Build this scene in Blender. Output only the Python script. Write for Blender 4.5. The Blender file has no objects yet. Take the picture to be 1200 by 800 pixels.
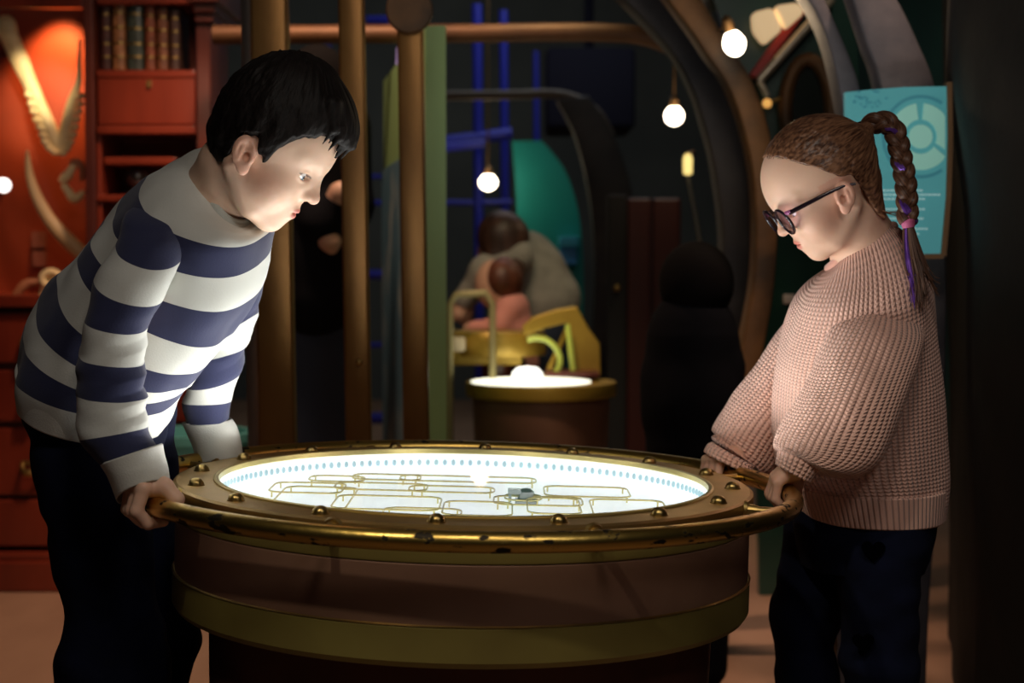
import bpy, math, random
import numpy as np
from mathutils import Vector, Matrix
random.seed(7)
SC = bpy.context.scene
COL = SC.collection
R = math.radians
PI = math.pi
# ------------------------------------------------------------------ camera
FPX = 1930.0; PITCH = 0.05068; CZ = 0.95
cam_d = bpy.data.cameras.new('camera'); cam = bpy.data.objects.new('camera', cam_d); COL.objects.link(cam)
cam.location = (0, 0, CZ); cam.rotation_euler = (PI/2-PITCH, 0, 0)
cam_d.sensor_width = 36; cam_d.lens = 36*FPX/1200
cam_d.dof.use_dof = True; cam_d.dof.focus_distance = 2.14; cam_d.dof.aperture_fstop = 4.6
cam_d.clip_start = .05
SC.camera = cam
# ------------------------------------------------------------------ exposure, world, lights
vs = SC.view_settings
vs.view_transform = 'Standard'; vs.look = 'None'; vs.gamma = 1; vs.use_curve_mapping = False; vs.exposure = 0.0
wd = bpy.data.worlds.new('world'); SC.world = wd; wd.use_nodes = True
wd.node_tree.nodes['Background'].inputs[0].default_value = (.55, .62, .8, 1)
wd.node_tree.nodes['Background'].inputs[1].default_value = .007

def light(name, kind, loc, power, color, target=None, size=.2, spot=60, blend=.6, sizey=None):
    d = bpy.data.lights.new(name, kind); o = bpy.data.objects.new(name, d); COL.objects.link(o)
    o.location = loc; d.energy = power; d.color = color
    if kind == 'AREA':
        d.size = size
        if sizey: d.shape = 'RECTANGLE'; d.size_y = sizey
    else: d.shadow_soft_size = size
    if kind == 'SPOT': d.spot_size = R(spot); d.spot_blend = blend
    if target: o.rotation_euler = (Vector(target)-Vector(loc)).to_track_quat('-Z', 'Y').to_euler()
    return o
light('ceiling_spot', 'SPOT', (-.75, .55, 2.45), 40, (1, .90, .72), (.14, 2.0, .5), .05, 28, .6)
light('ceiling_softbox', 'AREA', (.75, .55, 1.95), 3.6, (1, .93, .86), (-.40, 2.15, .85), .45)
light('key_right', 'AREA', (.1, .7, 2.4), 6.5, (1, .86, .74), (.5, 2.4, .8), .4)
light('hair_light_right', 'SPOT', (.95, 3.0, 2.3), 11, (1, .72, .5), (.47, 2.38, 1.08), .08, 30, .8)
light('cabinet_wash', 'SPOT', (-1.0, 3.3, 2.4), 8, (1, .62, .4), (-1.05, 4.9, .9), .1, 75, .8)
light('floor_wash', 'SPOT', (-.5, 3.9, 2.5), 105, (1, .66, .45), (-.6, 4.4, 0), .1, 90, .7)
light('floor_wash_right', 'SPOT', (.75, 3.0, 2.5), 75, (1, .7, .52), (.66, 4.0, 0), .05, 26, .6)
light('green_hall_lamp', 'POINT', (1.2, 4.3, 2.1), 1.6, (1, .75, .5), None, .08)
light('added_back_wall_fill', 'AREA', (-.8, 8.4, 2.5), 9, (.9, .95, .9), (-.6, 11, 1.7), 1.0)  # fill light added to lift the grey of the back wall
light('far_hall_light', 'AREA', (.2, 7.0, 2.35), 5, (.9, .95, 1), (.1, 7.4, 0), 1.2)
light('back_table_spot', 'SPOT', (.1, 4.4, 2.4), 26, (1, .9, .55), (.05, 5.3, .6), .06, 45, .6)

# ------------------------------------------------------------------ helpers
CP, SP = math.cos(PITCH), math.sin(PITCH)
def at(px, py, Y):
    """point of the place seen at photo position (px,py), standing at distance Y"""
    u = px-600; v = py-400
    d = Vector((u, FPX*CP - v*SP, -FPX*SP - v*CP))
    return Vector((0, 0, CZ)) + d*(Y/d.y)
WM = {}
def wmat(o):
    return WM[o.name] if o is not None else Matrix.Identity(4)
def thing(name, label, cat, loc=(0, 0, 0), group=None, rot=(0, 0, 0)):
    o = bpy.data.objects.new(name, None); COL.objects.link(o); o.empty_display_size = .05
    o.location = loc; o.rotation_euler = rot
    WM[o.name] = Matrix.Translation(Vector(loc)) @ __import__('mathutils').Euler(rot).to_matrix().to_4x4()
    return tag(o, label, cat, group)
def tag(o, label, cat=None, group=None, kind=None):
    if label: o['label'] = label
    if cat: o['category'] = cat
    if group: o['group'] = group
    if kind: o['kind'] = kind
    return o
def build(name, V, F, mat, parent=None, origin=None, smooth=True, local=False, attrs=None, uv=None, bevel=0):
    """one mesh object; V in world space unless local"""
    V = np.asarray(V, dtype=np.float64).reshape(-1, 3)
    me = bpy.data.meshes.new(name)
    o = bpy.data.objects.new(name, me); COL.objects.link(o)
    if parent is not None:
        o.parent = parent; pm = wmat(parent)
        if not local:
            inv = np.array(pm.inverted()); V = V@inv[:3, :3].T+inv[:3, 3]
        WM[o.name] = pm
        if origin is not None:
            og = np.array(origin, float)
            if not local:
                og = inv[:3, :3]@og+inv[:3, 3]
            V = V-og; o.location = og; WM[o.name] = pm@Matrix.Translation(Vector(og))
    else:
        if origin is None:
            origin = ((V[:, 0].min()+V[:, 0].max())/2, (V[:, 1].min()+V[:, 1].max())/2, V[:, 2].min())
        V = V-np.array(origin); o.location = origin
        WM[o.name] = Matrix.Translation(Vector(origin))
    if isinstance(F, np.ndarray):
        n, k = F.shape
        me.vertices.add(len(V)); me.vertices.foreach_set('co', V.astype(np.float32).ravel())
        me.loops.add(n*k); me.loops.foreach_set('vertex_index', F.astype(np.int32).ravel())
        me.polygons.add(n)
        me.polygons.foreach_set('loop_start', np.arange(0, n*k, k, dtype=np.int32))
        me.polygons.foreach_set('loop_total', np.full(n, k, dtype=np.int32))
        me.update(calc_edges=True)
    else:
        me.from_pydata(V.tolist(), [], F); me.update()
    me.validate()
    if smooth: me.polygons.foreach_set('use_smooth', np.ones(len(me.polygons), bool))
    if attrs:
        for k, a in attrs.items():
            a = np.asarray(a, np.float32)
            if a.ndim == 1:
                at_ = me.attributes.new(k, 'FLOAT', 'POINT'); at_.data.foreach_set('value', a)
            elif a.shape[1] == 3:
                at_ = me.attributes.new(k, 'FLOAT_VECTOR', 'POINT'); at_.data.foreach_set('vector', a.ravel())
    if isinstance(mat, (list, tuple)):
        for m in mat: me.materials.append(m)
    elif mat: me.materials.append(mat)
    if bevel:
        b = o.modifiers.new('bevel', 'BEVEL'); b.width = bevel; b.segments = 2; b.limit_method = 'ANGLE'
    return o

class MB:
    """collects shapes into one mesh"""
    def __init__(s): s.V = []; s.F = []
    def add(s, V, F):
        n = len(s.V); s.V += [tuple(v) for v in V]; s.F += [tuple(i+n for i in f) for f in F]; return s
    def box(s, c, sz, M=None):
        x, y, z = [k/2 for k in sz]
        v = [Vector((a*x, b*y, d*z)) for a in (-1, 1) for b in (-1, 1) for d in (-1, 1)]
        if M: v = [M@k for k in v]
        c = Vector(c)
        return s.add([k+c for k in v], [(0, 1, 3, 2), (4, 6, 7, 5), (0, 4, 5, 1), (2, 3, 7, 6), (0, 2, 6, 4), (1, 5, 7, 3)])
    def pbox(s, x0, y0, x1, y1, Y0, Y1):
        """box whose front (at distance Y0) covers the photo rectangle, reaching back to Y1"""
        a = at(x0, y0, Y0); b = at(x1, y1, Y0)
        return s.box(((a.x+b.x)/2, (Y0+Y1)/2, (a.z+b.z)/2), (abs(b.x-a.x), abs(Y1-Y0), abs(a.z-b.z)))
    def tube(s, P, r, n=12, cap=True, closed=False, flat=None):
        P = [Vector(p) for p in P]; m = len(P)
        rr = r if hasattr(r, '__len__') else [r]*m
        V = []; F = []; ref = None
        for i, p in enumerate(P):
            t = (P[(i+1) % m]-P[i-1]) if closed else (P[min(i+1, m-1)]-P[max(i-1, 0)])
            t.normalize()
            if ref is None:
                ref = Vector((0, 0, 1)) if abs(t.z) < .9 else Vector((1, 0, 0))
            a = (ref-t*ref.dot(t)).normalized(); ref = a; b = t.cross(a)
            for k in range(n):
                th = 2*PI*k/n
                V.append(p+(a*math.cos(th)+b*math.sin(th)*(flat or 1))*rr[i])
        for i in range(m if closed else m-1):
            for k in range(n):
                j = (i+1) % m
                F.append((i*n+k, i*n+(k+1) % n, j*n+(k+1) % n, j*n+k))
        if cap and not closed:
            F.append(tuple(range(n))[::-1]); F.append(tuple((m-1)*n+k for k in range(n)))
        return s.add(V, F)
    def lathe(s, prof, n=48, c=(0, 0, 0), M=None, cap=False):
        V = []; F = []; c = Vector(c); m = len(prof)
        for r_, z in prof:
            for k in range(n):
                v = Vector((r_*math.cos(2*PI*k/n), r_*math.sin(2*PI*k/n), z))
                V.append((M@v if M else v)+c)
        for i in range(m-1):
            for k in range(n):
                F.append((i*n+k, i*n+(k+1) % n, (i+1)*n+(k+1) % n, (i+1)*n+k))
        if cap: F.append(tuple(range(n))[::-1]); F.append(tuple((m-1)*n+k for k in range(n)))
        return s.add(V, F)
    def ball(s, c, r, n=20, M=None):
        r = Vector(r) if hasattr(r, '__len__') else Vector((r, r, r)); V = []; F = []; m = n//2
        for i in range(1, m):
            for k in range(n):
                a = PI*i/m; b = 2*PI*k/n
                v = Vector((r.x*math.sin(a)*math.cos(b), r.y*math.sin(a)*math.sin(b), r.z*math.cos(a)))
                V.append((M@v if M else v)+Vector(c))
        for e in (1, -1):
            v = Vector((0, 0, e*r.z)); V.append((M@v if M else v)+Vector(c))
        T = (m-1)*n
        for i in range(m-2):
            for k in range(n): F.append((i*n+k, (i+1)*n+k, (i+1)*n+(k+1) % n, i*n+(k+1) % n))
        for k in range(n):
            F.append((T, k, (k+1) % n)); F.append((T+1, (m-2)*n+(k+1) % n, (m-2)*n+k))
        return s.add(V, F)
    def prism(s, poly, off):
        """poly: 3D points of a face, off: extrusion vector"""
        n = len(poly); off = Vector(off)
        V = [Vector(p) for p in poly]+[Vector(p)+off for p in poly]
        F = [tuple(range(n)), tuple(range(2*n-1, n-1, -1))]+[(i, i+n, (i+1) % n+n, (i+1) % n) for i in range(n)]
        return s.add(V, F)
    def band(s, outer, inner, off):
        """ribbon between two polylines, extruded by off"""
        n = len(outer); off = Vector(off); V = []
        for a, b in zip(outer, inner):
            a = Vector(a); b = Vector(b); V += [a, b, b+off, a+off]
        F = []
        for i in range(n-1):
            for k in range(4):
                F.append((4*i+k, 4*i+(k+1) % 4, 4*i+4+(k+1) % 4, 4*i+4+k))
        F.append((0, 3, 2, 1)); F.append((4*n-4, 4*n-3, 4*n-2, 4*n-1))
        return s.add(V, F)
    def build(s, name, mat, parent=None, split=50, **k):
        o = build(name, s.V, s.F, mat, parent, **k)
        if k.get('smooth', True):
            e = o.modifiers.new('crease', 'EDGE_SPLIT'); e.split_angle = R(split)
        import bmesh
        bm = bmesh.new(); bm.from_mesh(o.data); bmesh.ops.recalc_face_normals(bm, faces=bm.faces); bm.to_mesh(o.data); bm.free()
        return o

# ------------------------------------------------------------------ materials
def mat(name, col, rough=.5, metal=0, col2=None, nscale=8, nstretch=(1, 1, 1), bump=0, bscale=60, emit=None, estr=0,
        sss=0, contrast=(.35, .65), coat=0, spec=.5, sheen=0, attr=None, alpha=None, bstretch=(1, 1, 1), rough2=None):
    m = bpy.data.materials.new(name); m.use_nodes = True; nt = m.node_tree; N = nt.nodes; L = nt.links
    b = N['Principled BSDF']
    b.inputs['Base Color'].default_value = (*col, 1); b.inputs['Roughness'].default_value = rough
    b.inputs['Metallic'].default_value = metal; b.inputs['Specular IOR Level'].default_value = spec
    if coat: b.inputs['Coat Weight'].default_value = coat; b.inputs['Coat Roughness'].default_value = .12
    if sheen: b.inputs['Sheen Weight'].default_value = sheen
    if emit: b.inputs['Emission Color'].default_value = (*emit, 1); b.inputs['Emission Strength'].default_value = estr
    if sss:
        b.inputs['Subsurface Weight'].default_value = sss; b.inputs['Subsurface Radius'].default_value = (1, .35, .2)
        b.inputs['Subsurface Scale'].default_value = .006
    tc = N.new('ShaderNodeTexCoord')
    def noise(sc, st, detail=5):
        mp = N.new('ShaderNodeMapping'); mp.inputs['Scale'].default_value = st
        L.new(tc.outputs['Object'], mp.inputs['Vector'])
        n = N.new('ShaderNodeTexNoise'); n.inputs['Scale'].default_value = sc; n.inputs['Detail'].default_value = detail
        L.new(mp.outputs[0], n.inputs['Vector']); return n
    if col2:
        n = noise(nscale, nstretch); r = N.new('ShaderNodeMapRange')
        r.inputs['From Min'].default_value = contrast[0]; r.inputs['From Max'].default_value = contrast[1]
        L.new(n.outputs['Fac'], r.inputs['Value'])
        mx = N.new('ShaderNodeMix'); mx.data_type = 'RGBA'
        mx.inputs[6].default_value = (*col, 1); mx.inputs[7].default_value = (*col2, 1)
        L.new(r.outputs[0], mx.inputs[0]); L.new(mx.outputs[2], b.inputs['Base Color'])
        if rough2 is not None:
            r2 = N.new('ShaderNodeMapRange'); r2.inputs['To Min'].default_value = rough; r2.inputs['To Max'].default_value = rough2
            L.new(r.outputs[0], r2.inputs['Value']); L.new(r2.outputs[0], b.inputs['Roughness'])
    if attr:
        a = N.new('ShaderNodeAttribute'); a.attribute_name = attr; L.new(a.outputs['Color'], b.inputs['Base Color'])
    if bump:
        n = noise(bscale, bstretch); bp = N.new('ShaderNodeBump'); bp.inputs['Strength'].default_value = bump
        bp.inputs['Distance'].default_value = .004
        L.new(n.outputs['Fac'], bp.inputs['Height']); L.new(bp.outputs[0], b.inputs['Normal'])
    return m

M = {}
M['brass'] = mat('worn_brass', (.52, .36, .12), .34, 1, (.26, .17, .07), 14, bump=.08, bscale=90, contrast=(.4, .7), rough2=.5)
M['plate'] = mat('aged_brass_plate', (.56, .37, .14), .44, 1, (.36, .24, .09), 9, bump=.05, bscale=120, contrast=(.35, .75))
M['rail'] = mat('chipped_brass_rail', (.60, .40, .10), .30, 1, (.035, .028, .02), 34, (1, 1, 2.2), bump=.1, bscale=80, contrast=(.60, .64), rough2=.6)
M['bolt'] = mat('brass_bolt', (.55, .40, .14), .3, 1, (.3, .2, .07), 40, contrast=(.4, .7))
M['lip'] = mat('gold_lip', (.75, .62, .25), .3, .8)
M['copper'] = mat('brown_copper_paint', (.27, .145, .09), .42, .3, (.20, .10, .065), 5, bump=.03, bscale=150, coat=.15)
M['olive'] = mat('olive_bronze', (.31, .25, .065), .42, .4, (.24, .185, .05), 6, coat=.1)
M['maroon'] = mat('dark_copper', (.15, .055, .035), .4, .35, (.08, .03, .02), 5)
M['glow'] = mat('lit_acrylic', (.80, .88, .92), .4, emit=(.88, .98, 1), estr=1.15)
M['glowwall'] = mat('lit_acrylic_wall', (.85, .9, .95), .4, emit=(.92, .98, 1), estr=1.35)
M['led'] = mat('led_bead', (.3, .45, .5), .3, emit=(.55, .78, .86), estr=.75)
M['greyplate'] = mat('grey_inner_plate', (.28, .3, .3), .5)
M['gizmo'] = mat('grey_metal', (.4, .4, .42), .35, .8)
M['wire'] = mat('gold_wire', (.8, .68, .3), .3, .6)
M['wood'] = mat('mahogany', (.25, .036, .015), .32, 0, (.13, .016, .007), 5, (1, 1, .25), bump=.03, bscale=40, coat=.3)
M['wood_dark'] = mat('dark_mahogany', (.13, .025, .014), .4, 0, (.07, .014, .01), 6, (1, 1, .3), coat=.2)
M['case_red'] = mat('case_back_red', (.22, .035, .012), .4, 0, (.14, .022, .008), 3)
M['bone'] = mat('old_bone', (.90, .74, .42), .5, 0, (.74, .56, .28), 14, bump=.15, bscale=60)
M['tusk'] = mat('tusk_ivory', (.68, .48, .25), .45, 0, (.5, .32, .15), 9, (1, 1, .3))
M['bone_red'] = mat('brown_bone', (.42, .17, .08), .55, 0, (.3, .1, .05), 14)
M['floor'] = mat('worn_plank_floor', (.50, .30, .20), .5, 0, (.32, .18, .115), 3.2, (1, .35, 1), bump=.05, bscale=25, contrast=(.3, .7))
M['wall'] = mat('dark_grey_wall', (.09, .095, .09), .8, 0, (.06, .065, .065), 1.5)
M['wallblack'] = mat('black_wall', (.012, .012, .014), .8)
M['ceil'] = mat('ceiling_grey', (.10, .10, .105), .8)
M['rock'] = mat('dark_hull_plaster', (.016, .012, .008), .8, 0, (.003, .003, .0025), 5, bump=.9, bscale=14, contrast=(.4, .7))
M['rib'] = mat('mottled_hull_rib', (.17, .15, .16), .6, .2, (.05, .05, .065), 7, bump=.5, bscale=22, contrast=(.35, .7))
M['ribdark'] = mat('dark_hull_rib', (.05, .045, .045), .6, .2, (.02, .02, .025), 6, bump=.5, bscale=20)
M['ribbrass'] = mat('bronze_hull_rib', (.20, .095, .035), .5, .4, (.045, .026, .014), 6, bump=.3, bscale=20)
M['post'] = mat('copper_post', (.34, .17, .05), .38, .75, (.11, .05, .02), 8, (1, 1, .25), bump=.12, bscale=50, contrast=(.4, .75))
M['beam'] = mat('bronze_beam', (.17, .075, .03), .55, .4, (.09, .04, .018), 6)
M['board'] = mat('green_board', (.30, .46, .17), .5, 0, (.25, .40, .16), 2)
M['pipe'] = mat('dull_brown_pipe', (.13, .105, .08), .6, .2, (.08, .06, .045), 6)
M['poster'] = mat('blue_poster', (.10, .22, .30), .4, 0, (.5, .55, .5), 5, contrast=(.5, .75))
M['blue'] = mat('blue_pipe', (.02, .03, .42), .35)
M['teal'] = mat('teal_wall', (.0, .30, .27), .5, 0, (.0, .22, .2), 2)
M['green'] = mat('dark_green_wall', (.012, .07, .05), .35, 0, (.008, .045, .035), 3, coat=.3)
M['red'] = mat('red_paint', (.45, .03, .02), .4)
M['reddark'] = mat('dark_red_door', (.05, .006, .004), .5)
M['yellow'] = mat('yellow_brass_paint', (.50, .34, .05), .38, .4, (.38, .25, .04), 5)
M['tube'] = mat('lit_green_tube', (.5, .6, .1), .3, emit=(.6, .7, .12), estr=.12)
M['bulb'] = mat('lamp_glass', (1, .9, .75), .4, emit=(1, .86, .66), estr=9)
M['dotwhite'] = mat('reflection_dot_white', (1, 1, 1), .4, emit=(1, .9, .85), estr=2.5)  # glow standing in for a lamp mirrored in the case glass
M['glint'] = mat('painted_reflection', (.9, .75, .5), .6, emit=(1, .68, .36), estr=.5)  # cream glow standing in for bright reflections on the green wall
M['fixture'] = mat('lamp_fixture', (.25, .15, .07), .4, .8)
M['bluebin'] = mat('blue_plastic', (.05, .35, .85), .4)
M['tealbin'] = mat('teal_plastic', (.15, .5, .48), .4)
M['steel'] = mat('dull_steel', (.45, .42, .38), .4, .8)
M['sign'] = mat('teal_sign', (.06, .30, .32), .5, 0, (.08, .36, .36), 3, emit=(.09, .34, .37), estr=.35)
M['signpale'] = mat('pale_sign_print', (.30, .62, .52), .5, emit=(.30, .62, .52), estr=.3)
M['signdark'] = mat('sign_ring_print', (.05, .25, .30), .5, emit=(.05, .25, .30), estr=.3)
M['signtext'] = mat('sign_text_print', (.55, .78, .75), .5, emit=(.5, .75, .75), estr=.28)
M['signedge'] = mat('sign_frame_copper', (.35, .2, .1), .5, .5)
M['skin'] = mat('skin', (.6, .4, .3), .48, sss=.2, attr='col', bump=.04, bscale=700, spec=.35)
M['skin_far'] = mat('skin_far', (.52, .30, .21), .55)
M['black'] = mat('black_cloth', (.005, .005, .007), .95, spec=.1)
M['jeans'] = mat('dark_jeans', (.014, .022, .045), .9)
M['greyknit'] = mat('grey_cardigan', (.35, .33, .29), .9, 0, (.26, .25, .22), 20)
M['pinktop'] = mat('pink_top', (.62, .26, .22), .9)
M['hairbrown'] = mat('brown_hair', (.075, .03, .018), .5, 0, (.03, .013, .008), 30, (1, 1, .15))
M['hairred'] = mat('red_brown_hair', (.16, .05, .025), .5, 0, (.07, .022, .012), 30, (1, 1, .15))
M['hairblack'] = mat('black_hair_far', (.004, .003, .003), .9, spec=.1)
M['navy'] = mat('navy_trousers', (.0055, .008, .026), .95, 0, (.004, .006, .019), 30, bump=.1, bscale=300, spec=.15)
M['shoe'] = mat('dark_shoe', (.02, .02, .022), .6)
M['sole'] = mat('shoe_sole', (.3, .3, .3), .7)
M['heart'] = mat('black_heart_print', (.001, .001, .002), .95, spec=.02)
M['frame'] = mat('dark_glasses_frame', (.012, .006, .012), .2, coat=.5)
M['framepink'] = mat('pink_glasses_accent', (.35, .09, .24), .3)
M['pinkband'] = mat('pink_band', (.55, .12, .26), .6)
M['purple'] = mat('purple_tinsel', (.11, .035, .30), .3, .5, (.22, .09, .5), 60)
M['eyewhite'] = mat('eye_white', (.72, .68, .66), .15, coat=.5)
M['iris'] = mat('grey_blue_iris', (.12, .16, .2), .15, coat=1)
M['pupil'] = mat('pupil', (.005, .005, .005), .1, coat=1)
M['label_dark'] = mat('small_display_card', (.22, .07, .05), .6)

def glass_mat(name, tint=(1, 1, 1), fres=.9, rough=.02):
    m = bpy.data.materials.new(name); m.use_nodes = True; nt = m.node_tree; N = nt.nodes; L = nt.links
    N.remove(N['Principled BSDF']); out = N['Material Output']
    t = N.new('ShaderNodeBsdfTransparent'); t.inputs[0].default_value = (*tint, 1)
    g = N.new('ShaderNodeBsdfGlossy'); g.inputs['Roughness'].default_value = rough
    f = N.new('ShaderNodeLayerWeight'); f.inputs['Blend'].default_value = .5
    pw = N.new('ShaderNodeMath'); pw.operation = 'POWER'; pw.inputs[1].default_value = 5; L.new(f.outputs['Facing'], pw.inputs[0])
    ma = N.new('ShaderNodeMath'); ma.operation = 'MULTIPLY_ADD'; ma.inputs[1].default_value = fres; ma.inputs[2].default_value = .04; L.new(pw.outputs[0], ma.inputs[0])
    mx = N.new('ShaderNodeMixShader'); L.new(ma.outputs[0], mx.inputs[0]); L.new(t.outputs[0], mx.inputs[1]); L.new(g.outputs[0], mx.inputs[2])
    L.new(mx.outputs[0], out.inputs[0]); return m
M['glass'] = glass_mat('clear_glass')
M['lens'] = glass_mat('spectacle_lens', (.84, .76, .82), .6)

def stripe_mat():
    m = mat('striped_jersey', (.5, .5, .5), .9, bump=.12, bscale=420, sheen=.15); nt = m.node_tree; N = nt.nodes; L = nt.links
    a = N.new('ShaderNodeAttribute'); a.attribute_name = 't'
    fl = N.new('ShaderNodeMath'); fl.operation = 'PINGPONG'; fl.inputs[1].default_value = 1.0   # triangle wave between stripe edges
    mo = N.new('ShaderNodeMath'); mo.operation = 'FLOORED_MODULO'; mo.inputs[1].default_value = 2.0
    gt = N.new('ShaderNodeMath'); gt.operation = 'GREATER_THAN'; gt.inputs[1].default_value = 1.0
    L.new(a.outputs['Fac'], mo.inputs[0]); L.new(mo.outputs[0], gt.inputs[0])
    mx = N.new('ShaderNodeMix'); mx.data_type = 'RGBA'
    mx.inputs[6].default_value = (.60, .61, .56, 1); mx.inputs[7].default_value = (.018, .022, .068, 1)
    L.new(gt.outputs[0], mx.inputs[0]); L.new(mx.outputs[2], N['Principled BSDF'].inputs['Base Color'])
    N.remove(fl); return m
M['stripe'] = stripe_mat()
M['jersey_rib'] = mat('collar_rib', (.48, .51, .47), .9, bump=.25, bscale=420, sheen=.1)
M['jersey'] = mat('pale_jersey_rib', (.60, .60, .55), .9, bump=.15, bscale=420, sheen=.15)

def knit_mat():
    m = mat('pink_chunky_knit', (.74, .38, .30), .9, sheen=.3); nt = m.node_tree; N = nt.nodes; L = nt.links
    a = N.new('ShaderNodeAttribute'); a.attribute_name = 'k'      # metres around, metres along
    sx = N.new('ShaderNodeSeparateXYZ'); L.new(a.outputs['Vector'], sx.inputs[0])
    def mth(op, x, y=None, z=None):
        n = N.new('ShaderNodeMath'); n.operation = op
        for i, k in enumerate((x, y, z)):
            if k is None: continue
            if isinstance(k, (int, float)): n.inputs[i].default_value = k
            else: L.new(k, n.inputs[i])
        return n.outputs[0]
    rib = mth('MULTIPLY', sx.outputs[0], 2*PI/.0082); row = mth('MULTIPLY', sx.outputs[1], 2*PI/.0056)
    cr = mth('ABSOLUTE', mth('SINE', mth('MULTIPLY', rib, .5)))           # one hump per rib
    zig = mth('SINE', mth('ADD', row, mth('MULTIPLY', mth('ABSOLUTE', mth('COSINE', mth('MULTIPLY', rib, .5))), 2.2)))
    h = mth('MULTIPLY_ADD', zig, .22, mth('POWER', cr, .6))
    bp = N.new('ShaderNodeBump'); bp.inputs['Strength'].default_value = 1.0; bp.inputs['Distance'].default_value = .0032
    L.new(h, bp.inputs['Height']); L.new(bp.outputs[0], N['Principled BSDF'].inputs['Normal'])
    mr = N.new('ShaderNodeMapRange'); mr.inputs['From Min'].default_value = -.1; mr.inputs['From Max'].default_value = .75
    L.new(h, mr.inputs['Value'])
    mx = N.new('ShaderNodeMix'); mx.data_type = 'RGBA'; mx.inputs[6].default_value = (.50, .22, .16, 1); mx.inputs[7].default_value = (.88, .53, .42, 1)  # shade in the knit grooves put into the colour
    L.new(mr.outputs[0], mx.inputs[0]); L.new(mx.outputs[2], N['Principled BSDF'].inputs['Base Color'])
    return m
M['knit'] = knit_mat()

def hair_mat(name, c1, c2, rough=.35, spec=.35):
    m = mat(name, c1, rough, spec=spec); nt = m.node_tree; N = nt.nodes; L = nt.links
    a = N.new('ShaderNodeAttribute'); a.attribute_name = 'h'
    n = N.new('ShaderNodeTexNoise'); n.inputs['Scale'].default_value = 1; n.inputs['Detail'].default_value = 2.5
    L.new(a.outputs['Vector'], n.inputs['Vector'])
    r = N.new('ShaderNodeMapRange'); r.inputs['From Min'].default_value = .35; r.inputs['From Max'].default_value = .65; L.new(n.outputs['Fac'], r.inputs['Value'])
    mx = N.new('ShaderNodeMix'); mx.data_type = 'RGBA'; mx.inputs[6].default_value = (*c1, 1); mx.inputs[7].default_value = (*c2, 1)
    L.new(r.outputs[0], mx.inputs[0]); L.new(mx.outputs[2], N['Principled BSDF'].inputs['Base Color'])
    bp = N.new('ShaderNodeBump'); bp.inputs['Strength'].default_value = .35; bp.inputs['Distance'].default_value = .003
    L.new(n.outputs['Fac'], bp.inputs['Height']); L.new(bp.outputs[0], N['Principled BSDF'].inputs['Normal'])
    return m
M['hair_boy'] = hair_mat('near_black_hair', (.004, .003, .0025), (.009, .006, .005), .6, .18)
M['hair_girl'] = hair_mat('brown_pulled_hair', (.06, .024, .013), (.26, .125, .065), .34)
M['braid'] = hair_mat('brown_braid_hair', (.045, .02, .012), (.17, .08, .045), .36)
# ------------------------------------------------------------------ smooth-surface modelling (implicit shapes meshed by surface nets)
f32 = np.float32
def A3(v): return np.array(v, f32)
def rc(p, a, b, ra, rb):
    a = A3(a); b = A3(b); ab = b-a; t = np.clip(((p-a)@ab)/max(float(ab@ab), 1e-9), 0, 1)
    return np.linalg.norm(p-a-t[:, None]*ab, axis=1)-(ra+(rb-ra)*t)
def el(p, c, r, Rm=None):
    q = p-A3(c)
    if Rm is not None: q = q@Rm
    r = A3(r); k0 = np.linalg.norm(q/r, axis=1); k1 = np.linalg.norm(q/(r*r), axis=1)+1e-9
    return k0*(k0-1)/k1
def smin(a, b, k):
    h = np.maximum(k-np.abs(a-b), 0)/k
    return np.minimum(a, b)-h*h*k*.25
def smax(a, b, k): return -smin(-a, -b, k)
def hashn(i, j, k):
    n = (i*374761393+j*668265263+k*2147483647) & 0xffffffff
    n = ((n ^ (n >> 13))*1274126177) & 0xffffffff
    return ((n ^ (n >> 16)) & 0xffff)/65535.0
def vnoise(P):
    P = np.asarray(P, np.float64); I = np.floor(P).astype(np.int64); f = P-I; f = f*f*(3-2*f); o = 0
    for a in (0, 1):
        for b in (0, 1):
            for c in (0, 1):
                w = (f[:, 0] if a else 1-f[:, 0])*(f[:, 1] if b else 1-f[:, 1])*(f[:, 2] if c else 1-f[:, 2])
                o = o+w*hashn(I[:, 0]+a, I[:, 1]+b, I[:, 2]+c)
    return o*2-1
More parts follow.
